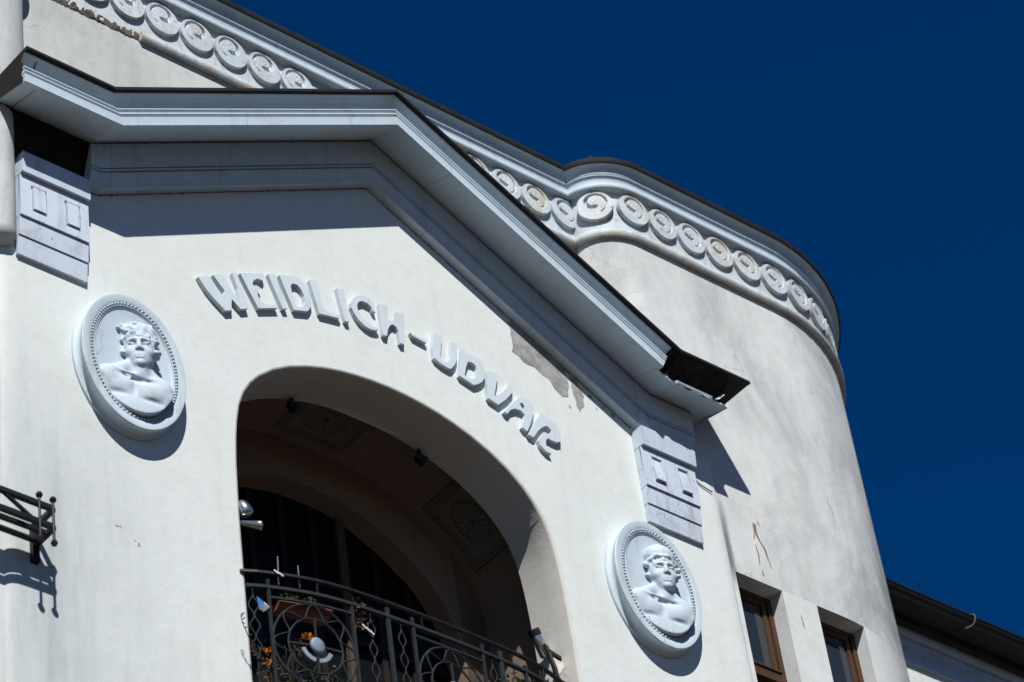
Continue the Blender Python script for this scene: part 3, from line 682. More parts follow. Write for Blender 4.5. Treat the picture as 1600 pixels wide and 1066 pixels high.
# end of the drip mould over the left tower window
m = MB(); m.lathe((-3.96, .02, 1.80), (0, 0, 1), [(0, 0), (.05, .004), (.10, .025), (.135, .065), (.15, .12), (.15, 1.6)], 24); m.build('rounded_rib', 'tower', B, smooth=40)
LETTERS = [
    ('W',[(-2.026,2.352),(-1.906,2.42),(-1.844,2.328),(-1.779,2.254),(-1.755,2.319),(-1.867,2.448),(-1.768,2.505),(-1.685,2.372),(-1.609,2.268),(-1.615,2.419),(-1.661,2.571),(-1.613,2.595),(-1.563,2.444),(-1.522,2.23),(-1.601,2.185),(-1.688,2.258),(-1.696,2.189),(-1.696,2.129),(-1.766,2.091),(-1.888,2.186),(-1.963,2.261)],None),
    ('E',[(-1.574,2.613),(-1.326,2.729),(-1.321,2.69),(-1.334,2.641),(-1.39,2.635),(-1.435,2.593),(-1.451,2.549),(-1.44,2.53),(-1.409,2.549),(-1.368,2.54),(-1.381,2.512),(-1.398,2.478),(-1.403,2.443),(-1.39,2.411),(-1.358,2.378),(-1.312,2.375),(-1.251,2.4),(-1.21,2.429),(-1.199,2.388),(-1.41,2.285),(-1.493,2.445)],None),
    ('I',[(-1.272,2.746),(-1.19,2.786),(-1.14,2.614),(-1.092,2.434),(-1.142,2.408),(-1.204,2.565)],None),
    ('D',[(-1.148,2.796),(-0.98,2.868),(-0.92,2.864),(-0.875,2.833),(-0.844,2.776),(-0.821,2.702),(-0.818,2.619),(-0.833,2.572),(-0.867,2.508),(-1.021,2.451),(-1.086,2.621)],[(-1.032,2.722),(-1.021,2.747),(-0.995,2.769),(-0.959,2.773),(-0.92,2.74),(-0.892,2.681),(-0.887,2.612),(-0.905,2.548),(-0.94,2.522),(-0.989,2.508),(-1.009,2.58),(-1.026,2.663)]),
    ('L',[(-0.817,2.897),(-0.732,2.934),(-0.717,2.837),(-0.7,2.701),(-0.685,2.639),(-0.652,2.613),(-0.581,2.62),(-0.504,2.632),(-0.519,2.589),(-0.74,2.544),(-0.779,2.728)],None),
    ('I',[(-0.514,2.947),(-0.429,2.975),(-0.423,2.793),(-0.411,2.6),(-0.456,2.589),(-0.487,2.769)],None),
    ('C',[(-0.37,2.79),(-0.367,2.848),(-0.336,2.916),(-0.277,2.977),(-0.207,3.009),(-0.148,3.002),(-0.106,2.958),(-0.09,2.862),(-0.114,2.858),(-0.13,2.867),(-0.133,2.899),(-0.169,2.927),(-0.236,2.928),(-0.279,2.897),(-0.299,2.845),(-0.296,2.79),(-0.264,2.731),(-0.209,2.69),(-0.138,2.674),(-0.077,2.688),(-0.087,2.654),(-0.129,2.634),(-0.177,2.624),(-0.241,2.636),(-0.303,2.677),(-0.343,2.729)],None),
    ('H',[(-0.043,2.989),(0.057,3.006),(0.048,2.917),(0.043,2.836),(0.088,2.847),(0.132,2.846),(0.147,2.978),(0.241,2.997),(0.216,2.797),(0.194,2.62),(0.151,2.614),(0.147,2.75),(0.126,2.797),(0.09,2.805),(0.06,2.779),(0.03,2.724),(0.006,2.628),(-0.036,2.624),(-0.042,2.817)],None),
    ('-',[(0.288,2.801),(0.47,2.797),(0.46,2.755),(0.301,2.774)],None),
    ('U',[(0.561,2.935),(0.659,2.938),(0.639,2.83),(0.609,2.667),(0.623,2.626),(0.667,2.621),(0.708,2.657),(0.739,2.73),(0.768,2.915),(0.829,2.913),(0.804,2.726),(0.773,2.648),(0.722,2.574),(0.692,2.563),(0.608,2.577),(0.531,2.614),(0.531,2.737)],None),
    ('D',[(0.879,2.88),(1.005,2.86),(1.078,2.847),(1.117,2.8),(1.126,2.719),(1.112,2.636),(1.072,2.575),(1.015,2.524),(0.961,2.492),(0.806,2.532),(0.84,2.692)],[(0.936,2.756),(0.983,2.765),(1.022,2.748),(1.031,2.71),(1.014,2.634),(0.996,2.592),(0.962,2.56),(0.92,2.549),(0.872,2.561),(0.899,2.667)]),
    ('V',[(1.154,2.747),(1.279,2.764),(1.257,2.668),(1.197,2.466),(1.278,2.53),(1.353,2.62),(1.399,2.703),(1.443,2.7),(1.427,2.608),(1.346,2.498),(1.231,2.38),(1.12,2.409),(1.126,2.576)],None),
    ('A',[(1.292,2.325),(1.396,2.464),(1.532,2.621),(1.607,2.597),(1.667,2.544),(1.645,2.444),(1.598,2.322),(1.543,2.206),(1.483,2.227),(1.51,2.295),(1.54,2.398),(1.497,2.43),(1.429,2.422),(1.367,2.378),(1.33,2.317)],[(1.499,2.515),(1.53,2.534),(1.554,2.505),(1.547,2.463),(1.519,2.462)]),
    ('R',[(1.547,2.171),(1.638,2.328),(1.747,2.517),(1.838,2.483),(1.909,2.434),(1.952,2.351),(1.939,2.256),(1.886,2.224),(1.824,2.223),(1.784,2.231),(1.757,2.194),(1.748,2.134),(1.787,2.101),(1.799,2.051),(1.735,2.057),(1.676,2.103),(1.662,2.148),(1.695,2.223),(1.744,2.284),(1.797,2.287),(1.834,2.305),(1.845,2.35),(1.799,2.381),(1.742,2.345),(1.673,2.264),(1.607,2.163)],None),
]

# ================================================================== raised lettering
sign = thing('raised_lettering', 'pale blue raised letters WEIDLICH-UDVAR arched over the loggia opening', 'lettering', (0, 0, 2.3))
for ch, o, h in LETTERS:
    bm_obj('letter' if ch != '-' else 'hyphen', slab(o, h, -.044, .003, .0014), 'letter', sign)

# ================================================================== portrait medallions
def ell(A, Bz, n=72): return [(A * cos(2 * pi * k / n), Bz * sin(2 * pi * k / n)) for k in range(n)]
def surface_nets(F, org, h):
    nx, ny, nz = F.shape; S = F < 0
    cnt = np.zeros((nx - 1, ny - 1, nz - 1), np.int8); acc = np.zeros((nx - 1, ny - 1, nz - 1, 3)); num = np.zeros((nx - 1, ny - 1, nz - 1))
    cor = [(a, b, c) for a in (0, 1) for b in (0, 1) for c in (0, 1)]
    sl = lambda c: tuple(slice(o, o + n - 1) for o, n in zip(c, F.shape))
    for c in cor: cnt += S[sl(c)]
    for i in range(8):
        for j in range(i + 1, 8):
            a, b = cor[i], cor[j]
            if sum(abs(p - q_) for p, q_ in zip(a, b)) != 1: continue
            fa, fb = F[sl(a)], F[sl(b)]; mk = (fa < 0) != (fb < 0); den = np.where(mk, fa - fb, 1); t = np.where(mk, fa / den, 0)
            for k in range(3): acc[..., k] += np.where(mk, a[k] + (b[k] - a[k]) * t, 0)
            num += mk
    act = (cnt > 0) & (cnt < 8); idx = -np.ones(act.shape, int); ii = np.argwhere(act); idx[act] = np.arange(len(ii))
    V = (ii + acc[act] / num[act][:, None]) * h + np.array(org); Fc = []
    for ax in range(3):
        b_, c_ = [(1, 2), (2, 0), (0, 1)][ax]
        s0 = [slice(None)] * 3; s1 = [slice(None)] * 3; s0[ax] = slice(0, -1); s1[ax] = slice(1, None)
        ch = S[tuple(s0)] != S[tuple(s1)]
        for p in np.argwhere(ch):
            q_ = []
            ok = True
            for db, dc in ((0, 0), (1, 0), (1, 1), (0, 1)):
                r = p.copy(); r[b_] -= db; r[c_] -= dc
                if (r < 0).any() or any(r[k] >= act.shape[k] for k in range(3)): ok = False; break
                q_.append(int(idx[tuple(r)]))
            if ok and min(q_) >= 0: Fc.append(q_ if S[tuple(p)] else q_[::-1])
    return V, Fc
def bust_field(kind):
    h = .0085; u = np.arange(-.36, .361, h); v = np.arange(-.60, .56, h); wv = np.arange(-.03, .27, h)
    U, V_, W_ = np.meshgrid(u, v, wv, indexing='ij'); Pn = np.stack([U, V_, W_], -1)
    def E(c, r):
        r = np.array(r); d = (Pn - np.array(c)) / r; k = np.linalg.norm(d, axis=-1); return (k - 1) * r.min()
    def Cp(a, b, r0, r1=None):
        a, b = np.array(a), np.array(b); r1 = r0 if r1 is None else r1; ab = b - a; t = np.clip(((Pn - a) @ ab) / (ab @ ab), 0, 1)
        return np.linalg.norm(Pn - a - t[..., None] * ab, axis=-1) - (r0 + (r1 - r0) * t)
    def su(a, b, k): hh = np.clip(.5 + .5 * (b - a) / k, 0, 1); return b + (a - b) * hh - k * hh * (1 - hh)
    def sub(a, b, k): return -su(-a, b, k)
    P0 = Pn
    def turned(cx_, cw_, ang, sc_, cv_, dz=1.0):
        c_, s_ = cos(ang), sin(ang); D = (P0 - np.array((cx_, cv_, cw_))) / sc_
        return np.stack([D[..., 0] * c_ + D[..., 2] * s_ + cx_, D[..., 1] + cv_, (-D[..., 0] * s_ + D[..., 2] * c_) / dz + cw_], -1)
    Pn = turned(.03, .02, R(13), 1.14, -.18, .80) + np.array((.035, .045, .0))
    # torso, turned a little so that the left shoulder comes forward
    f = su(E((-.0, -.36, .0), (.31, .27, .085)), E((.02, -.50, -.01), (.33, .22, .055)), .06)
    f = su(f, E((-.185, -.175, .05), (.105, .095, .085)), .05)
    f = su(f, E((.245, -.19, .04), (.085, .095, .075)), .05)
    f = su(f, E((-.09, -.235, .075), (.125, .085, .055)), .03)
    f = su(f, E((.135, -.255, .07), (.115, .085, .055)), .03)
    f = su(f, Cp((-.26, -.26, .05), (-.27, -.40, .02), .06, .05), .04)
    f = su(f, Cp((.29, -.27, .03), (.25, -.40, .0), .055, .045), .04)
    f = su(f, E((.0, -.42, .05), (.20, .13, .06)), .05)
    f = su(f, E((.05, -.48, .03), (.20, .12, .06)), .05)
    f = su(f, Cp((.07, .02, .04), (-.15, -.13, .045), .055, .05), .05)
    f = su(f, Cp((.09, .02, .04), (.22, -.15, .04), .05, .045), .05)
    f = su(f, Cp((.075, -.10, .055), (.095, .10, .075), .072, .066), .03)
    f = su(f, Cp((.055, -.13, .10), (.05, .05, .13), .012), .03); f = su(f, Cp((.06, -.13, .10), (.13, .04, .13), .012), .03)
    f = su(f, Cp((.04, -.135, .105), (-.14, -.115, .11), .012), .02); f = su(f, Cp((.07, -.14, .10), (.21, -.14, .085), .012), .02)
    f = sub(f, E((.018, -.275, .145), (.026, .06, .045)), .018); f = sub(f, E((-.13, -.325, .132), (.085, .018, .035)), .02); f = sub(f, E((.17, -.34, .122), (.08, .018, .035)), .02); f = sub(f, E((-.225, -.265, .12), (.02, .06, .03)), .02)
    # head, turned towards the street corner
    Pn = turned(.10, .06, R(36 if kind == 0 else 24), 1.12, .12) + np.array((.045, .105, .0))
    k = E((.10, .225, .07), (.125, .16, .125)); k = su(k, E((.105, .125, .095), (.092, .10, .095)), .03)
    k = su(k, E((.108, .058, .155), (.036, .028, .03)), .025)
    k = su(k, E((.045, .165, .145), (.035, .03, .03)), .03); k = su(k, E((.165, .165, .14), (.035, .03, .03)), .03)
    k = su(k, Cp((.035, .262, .165), (.085, .256, .19), .018), .02); k = su(k, Cp((.13, .256, .19), (.178, .262, .16), .018), .02)
    for ex in (.058, .155):
        k = sub(k, E((ex, .227, .192), (.034, .024, .036)), .010); k = su(k, E((ex + .003, .226, .165), (.021, .016, .018)), .006)
        k = su(k, Cp((ex - .024, .232, .178), (ex + .026, .232, .178), .0065), .006)
    k = su(k, Cp((.107, .25, .186), (.111, .182, .202), .013, .017), .014)
    k = su(k, E((.111, .174, .198), (.02, .014, .016)), .01); k = su(k, E((.092, .168, .195), (.013, .012, .014)), .008); k = su(k, E((.133, .168, .195), (.013, .012, .014)), .008)
    k = su(k, Cp((.082, .119, .182), (.138, .119, .180), .010), .008); k = su(k, Cp((.088, .098, .180), (.134, .098, .178), .011), .008)
    k = sub(k, Cp((.076, .109, .195), (.145, .109, .191), .0058), .004); k = sub(k, E((.11, .082, .195), (.03, .007, .015)), .01)
    k = su(k, E((-.022, .20, .07), (.018, .035, .028)), .008); k = su(k, E((.228, .20, .065), (.018, .035, .028)), .008)
    f = su(f, k, .018)
    rr = random.Random(4 if kind else 9)
    if kind == 0:                             # wreath of curls with a low diadem
        c = su(E((.09, .375, .055), (.150, .115, .125)), E((.03, .385, .06), (.105, .095, .085)), .03); c = su(c, Cp((-.035, .305, .10), (.07, .318, .19), .020), .015); c = su(c, Cp((.07, .318, .19), (.225, .325, .10), .020), .015)
        for _ in range(34):
            a = rr.uniform(0, 2 * pi); e = rr.uniform(.0, 1.0); x, y = .045 + .085 * math.sqrt(e) * cos(a), .40 + .065 * math.sqrt(e) * sin(a); c = su(c, E((x, y, .142 + rr.uniform(-.015, .02)), (.019, .017, .028)), .005)
        for x in (.13, .155, .18, .205): c = su(c, Cp((x, .34, .165 - (x - .1) * .35), (x - .005, .46, .13 - (x - .1) * .35), .011), .006)
    else:                                     # round cap with a rolled brim
        c = E((.10, .385, .06), (.140, .125, .13)); c = su(c, Cp((-.04, .305, .10), (.05, .335, .185), .017), .012); c = su(c, Cp((.05, .335, .185), (.15, .335, .185), .017), .012); c = su(c, Cp((.15, .335, .185), (.24, .305, .10), .017), .012)
    for sx in (-1, 1):                        # curls at the temples and over the brow
        for _ in range(9):
            x = .103 + sx * rr.uniform(.112, .142); c = su(c, E((x, rr.uniform(.175, .305), rr.uniform(.05, .13)), (.022, .022, .025)), .008)
    for i in range(9):
        x = .0 + .205 * i / 8; c = su(c, E((x, .292 + rr.uniform(-.008, .01), .192 - 1.6 * (x - .103) ** 2 * 4), (.017, .02, .016)), .008)
    c = c + .0035 * np.sin(95 * Pn[..., 0] + 40 * Pn[..., 1]) * np.sin(80 * Pn[..., 1] - 25 * Pn[..., 0]) * (1.0 if kind == 0 else .45)
    f = su(f, c, .005)
    el = (np.sqrt((U / .356) ** 2 + ((V_ + .012) / .552) ** 2) - 1) * .34
    f = np.maximum(f, el)
    return surface_nets(f, (u[0], v[0], wv[0]), h)
def medallion(cx, cz, kind, label):
    t = thing('portrait_medallion', label, 'relief medallion', (cx, 0, cz), 'portrait medallions beside the arch')
    A, Bz = .497, .685
    def rings(prof, n=96): 
        m = MB(); m.grid([[(cx + (A - d) * cos(2 * pi * k / n), -o, cz + (Bz - d) * sin(2 * pi * k / n)) for k in range(n)] for d, o in prof], True); return m
    rings([(-.012, -.002), (-.012, .022), (.012, .035), (.022, .055), (.022, .075), (.010, .105), (.0, .118), (-.002, .138), (.004, .145), (.070, .146), (.076, .143), (.080, .130), (.104, .130), (.106, .139), (.112, .139), (.116, .126), (.122, .124), (.126, .132)]).build('rim', 'medal', t, smooth=40)
    m = MB(); n = 92
    P_ = [((A - .092) * cos(2 * pi * k / 720), (Bz - .092) * sin(2 * pi * k / 720)) for k in range(721)]
    L = [0]
    for a, b in zip(P_, P_[1:]): L.append(L[-1] + math.hypot(b[0] - a[0], b[1] - a[1]))
    j = 0
    for k in range(n):
        s = L[-1] * k / n
        while L[j + 1] < s: j += 1
        m.sphere((cx + P_[j][0], -.137, cz + P_[j][1]), .0145, 7, 5)
    m.build('bead_ring', 'medal', t, smooth=60, kind='stuff')
    d0 = .126; prof = [(d0, .132), (.134, .122), (.140, .120)]
    m = rings(prof + [(.140 + (A - .16) * s, .120 - .022 * (1 - (1 - s) ** 2)) for s in (.05, .15, .3, .5, .75, .98)]); 
    m.build('dish', 'medal', t, smooth=40)
    V, Fc = bust_field(kind)
    m = MB(); m.v = [(cx + p[0], -.098 - p[2] * .88, cz + p[1]) for p in V]; m.f = [tuple(q_) for q_ in Fc]
    o = m.build('bust', 'medal', t, smooth=70)
    s = o.modifiers.new('soften', 'SMOOTH'); s.factor = .5; s.iterations = 2
medallion(-2.80, .985, 0, 'oval plaster medallion left of the arch, bare-chested bust with curly wreathed hair')
medallion(2.775, .905, 1, 'oval plaster medallion right of the arch, bare-chested bust wearing a round cap')

# ================================================================== balcony railing (bowed, wrought iron)
BOW = [(p.x, p.y) for p in smooth_curve([(-1.80, .0, 0), (-1.66, -.065, 0), (-1.45, -.135, 0), (-1.18, -.205, 0), (-.85, -.243, 0), (-.4, -.262, 0), (0, -.266, 0), (.4, -.262, 0), (.85, -.238, 0), (1.18, -.185, 0), (1.45, -.105, 0), (1.74, .02, 0)], 6)]
def bow(x):
    for a, b in zip(BOW, BOW[1:]):
        if a[0] <= x <= b[0]: t = (x - a[0]) / (b[0] - a[0]); return a[1] + (b[1] - a[1]) * t
    return 0.0
def bp(x, z, d=0): return Vector((x, bow(x) + d, z))
def run(x0, x1, z, n=28): return [bp(x0 + (x1 - x0) * k / n, z) for k in range(n + 1)]
rl = thing('balcony_railing', 'bowed wrought iron balcony railing with round rosettes across the arch opening', 'railing', (0, -.26, -1.86))
m = MB(); m.bar(run(-1.80, 1.735, -.635), .011, .016); m.build('top_rail', 'iron_black', rl)
m = MB(); m.bar(run(-1.765, 1.735, -.777), .014, .018); m.build('main_rail', 'iron', rl)
m = MB(); m.bar(run(-1.6, 1.6, -1.70), .011, .012); m.build('lower_rail', 'iron', rl)
m = MB(); m.bar(run(-1.76, 1.735, -1.80), .016, .02); m.build('bottom_rail', 'iron', rl)
for a, b in ((-1.60, -.90), (-.30, .42), (.90, 1.6)):
    m = MB(); m.bar(run(a, b, -.872, 10), .008, .01); m.build('cross_bar', 'iron', rl)
for x, w_, zt in ((-1.60, .010, -.70), (-.90, .013, -.775), (-.55, .017, -.69), (-.30, .012, -.70), (.42, .012, -.70), (.62, .02, -.69), (.90, .014, -.72), (1.60, .014, -.7), (1.13, .008, -.635)):
    m = MB(); m.bar([bp(x, -1.80), bp(x, zt)], w_, .012); m.build('upright', 'iron', rl)
for x in (-1.2, -.2, .75, 1.4):
    m = MB(); m.bar([bp(x, -.777), bp(x, -.635)], .006, .006); m.build('rail_stay', 'iron_black', rl)
def chain(x):
    m = MB()
    for sg in (-1, 1):
        pts = [bp(x, -.785)] + [bp(x + sg * .036 * (.5 - .5 * cos(2 * pi * k / 8)), -.86 - .20 * k / 8) for k in range(9)] + [bp(x + sg * .036 * (.5 - .5 * cos(2 * pi * k / 8)), -1.06 - .20 * k / 8) for k in range(1, 9)] + [bp(x + sg * .036 * (.5 - .5 * cos(2 * pi * k / 8)), -1.26 - .20 * k / 8) for k in range(1, 9)] + [bp(x, -1.8)]
        m.tube(pts, .0062, 5)
    m.build('wavy_bar', 'iron', rl, smooth=50)
for x in (-1.72, -.725, -.425, .52, .76): chain(x)
def rosette(xc, zc=-1.285, rx=.345, rz=.40):
    def c(f, a, d=0): return bp(xc + rx * f * sin(a), zc + rz * f * cos(a), d)
    def ring(f, r): m = MB(); m.tube([c(f, 2 * pi * k / 40) for k in range(41)], r, 5, False); return m
    o = ring(1.0, .0105).build('rosette', 'iron', rl, smooth=50)
    ring(.655, .0095).build('inner_ring', 'iron', o, smooth=50)
    m = MB(); m.tube([c(.83 + .16 * cos(8 * 2 * pi * k / 128), 2 * pi * k / 128, -.004) for k in range(129)], .0075, 5, False); m.build('wave', 'iron', o, smooth=50)
    for a in (0, pi / 2, pi, 3 * pi / 2): m = MB(); m.bar([c(.2, a), c(.65, a)], .0075, .008); m.build('spoke', 'iron', o)
    m = MB(); n = 24; y0 = bow(xc) - .012
    rows = [[(xc + rx * .20 * f * sin(2 * pi * k / n), y0 - d, zc + rz * .19 * f * cos(2 * pi * k / n)) for k in range(n)] for f, d in ((.001, .02), (.6, .018), (.9, .012), (1, .002), (1, -.01))]
    m.grid(rows, True); m.build('disc', 'disc_blue', o, smooth=50)
    for a0 in (pi * .62, pi * 1.06):
        m = MB(); rows = []
        for k in range(9):
            a = a0 + (pi * .36) * k / 8; rows.append([c(.30, a, -.01), c(.39, a, -.01), c(.39, a, .004), c(.30, a, .004)])
        m.grid(rows, True); m.poly(rows[0]); m.poly(rows[-1][::-1]); m.build('crescent', 'disc_blue', o)
for x in (-1.25, .06, 1.25): rosette(x)
m = MB(); m.poly([(x, y, -1.825) for x, y in BOW] + [(1.74, .46, -1.825), (-1.74, .46, -1.825)])
rows = [[(x, y - .03 * k, z) for x, y in BOW] for k, z in ((0, -1.825), (1, -1.84), (1, -1.93), (0, -1.95), (-1.5, -2.02))]
m.grid(rows); m.build('balcony_slab', 'trim', B)

# ------------------------------------------------------------------ plants and small things on the balcony
def leaf(m, c, d, L, W, rnd):
    d = Vector(d).normalized(); s = d.cross(Vector((rnd.uniform(-1, 1), rnd.uniform(-1, 1), rnd.uniform(-1, 1)))).normalized(); n = d.cross(s); c = Vector(c)
    m.poly([c, c + d * L * .45 + s * W + n * W * .3, c + d * L, c + d * L * .45 - s * W + n * W * .3])
tr = thing('window_planter', 'terracotta trough planter hung inside the railing, green shoots growing in it', 'planter', (-1.28, -.08, -1.0))
def trough(t, xa, xb, za, zb, off):
    m = MB(); rows = []
    for k in range(9):
        x = xa + (xb - xa) * k / 8; y = bow(x) + off
        rows.append([(x, y, za), (x, y - .012, zb - .02), (x, y - .022, zb - .02), (x, y - .022, zb), (x, y + .15, zb), (x, y + .15, zb - .02), (x, y + .13, za)])
    m.grid(rows, True); m.poly(rows[0]); m.poly(rows[-1][::-1]); m.build('trough', 'terra', t)
trough(tr, -1.50, -1.06, -.925, -.868, .045)
rnd = random.Random(31); m = MB(); st = MB()
for k in range(26):
    x = rnd.uniform(-1.46, -1.10); y = bow(x) + rnd.uniform(.06, .15); z = -.87; h_ = rnd.uniform(.05, .17)
    st.tube([(x, y, z), (x + rnd.uniform(-.02, .02), y, z + h_)], .003, 4)
    for q_ in range(9): leaf(m, (x + rnd.uniform(-.01, .01), y, z + h_ * rnd.uniform(.2, 1)), (rnd.uniform(-1, 1), rnd.uniform(-1, .6), rnd.uniform(-.1, 1)), rnd.uniform(.025, .05), rnd.uniform(.007, .013), rnd)
m.build('leaves', 'leaf', tr, kind='stuff'); st.build('shoots', 'leaf', tr, kind='stuff')

def bush(name, label, cat, c, size, n, mat, rnd, flowers=None, L=(.03, .06)):
    t = thing(name, label, cat, (c[0], c[1], c[2] - size[2])); m = MB(); st = MB()
    for k in range(n):
        p = [c[i] + size[i] * max(-1, min(1, rnd.gauss(0, .5))) for i in range(3)]
        leaf(m, p, (rnd.uniform(-1, 1), rnd.uniform(-1, 1), rnd.uniform(-1, 1)), rnd.uniform(*L), rnd.uniform(.007, .016), rnd)
    for k in range(max(4, n // 14)): st.tube([(c[0] + rnd.uniform(-.3, .3) * size[0], c[1], c[2] - size[2]), (c[0] + rnd.uniform(-1, 1) * size[0], c[1] + rnd.uniform(-1, 1) * size[1], c[2] + rnd.uniform(-.2, 1) * size[2])], .003, 4)
    st.build('stems', 'stem', t, kind='stuff'); m.build('leaves', mat, t, kind='stuff')
    for fx, fz, fr_ in flowers or ():
        f = MB()
        for k in range(14):
            a = 2 * pi * k / 14; leaf(f, (fx, c[1] - .05, fz), (cos(a), rnd.uniform(-.5, .1), sin(a)), fr_ * rnd.uniform(.7, 1.1), fr_ * .32, rnd)
        f.build('flower', 'orange', t)
    return t
rnd = random.Random(8)
bush('flowering_plant', 'orange flowering plant low behind the left end of the railing', 'plant', (-1.57, .02, -1.45), (.13, .07, .22), 130, 'leaf_dry', rnd, [(-1.64, -1.36, .034), (-1.585, -1.34, .034), (-1.57, -1.41, .036), (-1.60, -1.46, .034), (-1.55, -1.47, .03)])
bush('flowering_plant', 'single orange flower behind the middle disc of the left rosette', 'plant', (-1.28, -.02, -1.19), (.07, .04, .09), 40, 'leaf_dry', rnd, [(-1.22, -1.10, .045), (-1.27, -1.13, .035)])
bush('leafy_plant', 'yellow green leafy plant at the lower right of the left rosette', 'plant', (-.98, -.06, -1.50), (.15, .06, .16), 110, 'leaf', rnd)
bush('dry_plant', 'brown dried plant clinging to the main rail right of the planter', 'plant', (-.80, -.20, -.80), (.10, .05, .14), 120, 'leaf_dry', rnd)
bush('leafy_plant', 'green leafy plant behind the railing near the right jamb', 'plant', (1.10, .02, -.73), (.26, .06, .11), 120, 'leaf', rnd, None, (.04, .08))
bush('potted_plant', 'dim reddish brown potted plant in the lower left corner of the balcony', 'plant', (-1.50, .10, -1.70), (.18, .10, .14), 150, 'leaf_dry', rnd, None, (.04, .07))
bush('leafy_plant', 'dark green plant inside the balcony behind the left rosette', 'plant', (-1.15, .16, -1.40), (.28, .10, .30), 220, 'leaf', rnd, None, (.04, .07))
bush('dry_plant', 'brown dry plant inside the balcony between the two rosettes', 'plant', (-.35, .16, -1.35), (.26, .10, .28), 160, 'leaf_dry', rnd, None, (.04, .07))
tw = thing('bare_twig', 'thin bare twig sticking out left of the railing over the wall', 'twig', (-1.74, -.05, -1.46))
m = MB(); tp = smooth_curve([(-1.70, -.05, -1.47), (-1.79, -.10, -1.43), (-1.87, -.13, -1.37), (-1.93, -.15, -1.28), (-1.95, -.16, -1.22)], 4); m.tube(tp, [.006 - .004 * k / len(tp) for k in range(len(tp))], 5); m.build('stem', 'stem', tw)
m = MB(); rnd = random.Random(2)
for p in tp[2:]:
    for _ in range(1): leaf(m, p, (rnd.uniform(-1, 1), rnd.uniform(-1, 0), rnd.uniform(-1, 1)), .04, .007, rnd)
m.build('buds', 'stem', tw, kind='stuff')
t = thing('plastic_bag', 'blue and white plastic bag tied inside the left end of the railing', 'bag', (-1.66, -.04, -1.05))
m = MB(); m.v += [(-1.695, -.055, -.875), (-1.635, -.075, -.93), (-1.60, -.08, -.985), (-1.645, -.06, -1.015), (-1.685, -.06, -1.0), (-1.665, -.10, -.96), (-1.615, -.11, -.99)]
m.f += [(0, 1, 5), (0, 5, 4)]; m.build('blue_part', 'blue', t)
m = MB(); m.v += [(-1.635, -.076, -.93), (-1.60, -.081, -.985), (-1.645, -.061, -1.015), (-1.685, -.061, -1.0), (-1.665, -.101, -.96), (-1.615, -.111, -.99)]
m.f += [(0, 1, 5, 4), (1, 2, 5), (2, 3, 4, 5)]; m.build('white_part', 'white', t)
def clip(x, z, label, parts=2):
    t = thing('plastic_clip', label, 'clip', (x, bow(x), z))
    for k in range(parts):
        m = MB(); xx = x + .035 * k; m.tube([bp(xx - .012, z + .02 - .02 * k, -.025), bp(xx + .02, z - .015 - .02 * k, -.03)], .007, 6); m.build('jaw', 'white', t, smooth=50)
clip(-1.545, -.635, 'white clip pinched on the thin top rail above the planter')
clip(-.82, -.985, 'white plastic clips hanging right of the left rosette', 3)
for x, z1, lb in ((-1.50, -.44, 'taller thin metal spike standing on the top rail'), (-1.33, -.50, 'shorter thin metal spike standing on the top rail')):
    m = MB(); m.tube([bp(x, -.72, .02), bp(x + (.012 if z1 > -.47 else 0), z1, .02)], .005, 5); tag(m.build('metal_spike', 'chrome', origin=(x, bow(x), -.72)), lb, 'spike')

# ------------------------------------------------------------------ lamps in the arch
t = thing('spotlight', 'chrome bullet spotlight on the left jamb of the arch', 'spotlight', (-1.735, .02, -.07))
m = MB(); m.tube([(-1.742, .05, -.10), (-1.69, .03, -.085)], .012, 8); m.build('arm', 'chrome', t, smooth=40)
m = MB(); m.lathe((-1.72, .035, -.10), (1, -.15, .12), [(0, -.005), (.022, 0), (.026, .04), (.036, .12), (.043, .155), (.045, .158), (.045, .175), (.036, .178), (.03, .165), (0, .16)], 20); m.build('head', 'chrome', t, smooth=40)
t = thing('spotlight', 'clear glass lamp above the chrome spotlight on the left jamb', 'lamp', (-1.74, .04, .05))
m = MB(); m.tube([(-1.742, .05, .06), (-1.70, .04, .06)], .012, 8); m.build('arm', 'chrome', t, smooth=40)
m = MB(); m.lathe((-1.705, .035, .10), (.35, -.2, -1), [(0, -.03), (.03, -.02), (.05, .01), (.06, .06), (.062, .10), (.05, .12), (0, .125)], 18); m.build('shade', 'chrome', t, smooth=60)
t = thing('spotlight', 'silver cylinder spotlight on the right jamb above the railing', 'spotlight', (1.74, .34, .1))
m = MB(); m.tube([(1.745, .33, .10), (1.64, .33, .12)], .012, 8); m.build('arm', 'black', t, smooth=40)
m = MB(); m.lathe((1.60, .30, .20), (.55, .12, -.9), [(0, .0), (.045, .0), (.05, .012), (.05, .20), (.04, .215), (0, .215)], 20); m.build('head', 'chrome', t, smooth=40)
m = MB(); m.lathe((1.60, .30, .20), (.55, .12, -.9), [(.0, -.045), (.052, -.045), (.054, -.04), (.054, .014), (.0515, .016)], 20); m.build('cap', 'black', t, smooth=40)
for x, lb in ((.665, 'small black lamp under the arch edge above the right painted panel'), (-.73, 'small black lamp under the arch edge before the crown painted panel')):
    zc = 1.965 - .10 if x > 0 else 1.945 - .085
    t = thing('eyeball_lamp', lb, 'lamp', (x, .49, zc + .1))
    m = MB(); m.tube([(x, .455, zc + .105), (x, .47, zc + .02)], .02, 8); m.build('stalk', 'black', t, smooth=40)
    m = MB(); m.lathe((x - .03, .46, zc + .02), (.7, -.2, -.5), [(0, -.02), (.035, -.01), (.047, .02), (.047, .06), (.055, .075), (.05, .09), (0, .085)], 14); m.build('head', 'black', t, smooth=40)
t = thing('folding_bracket', 'black folding bracket with pale net beside the right jamb', 'bracket', (1.62, .1, -.35))
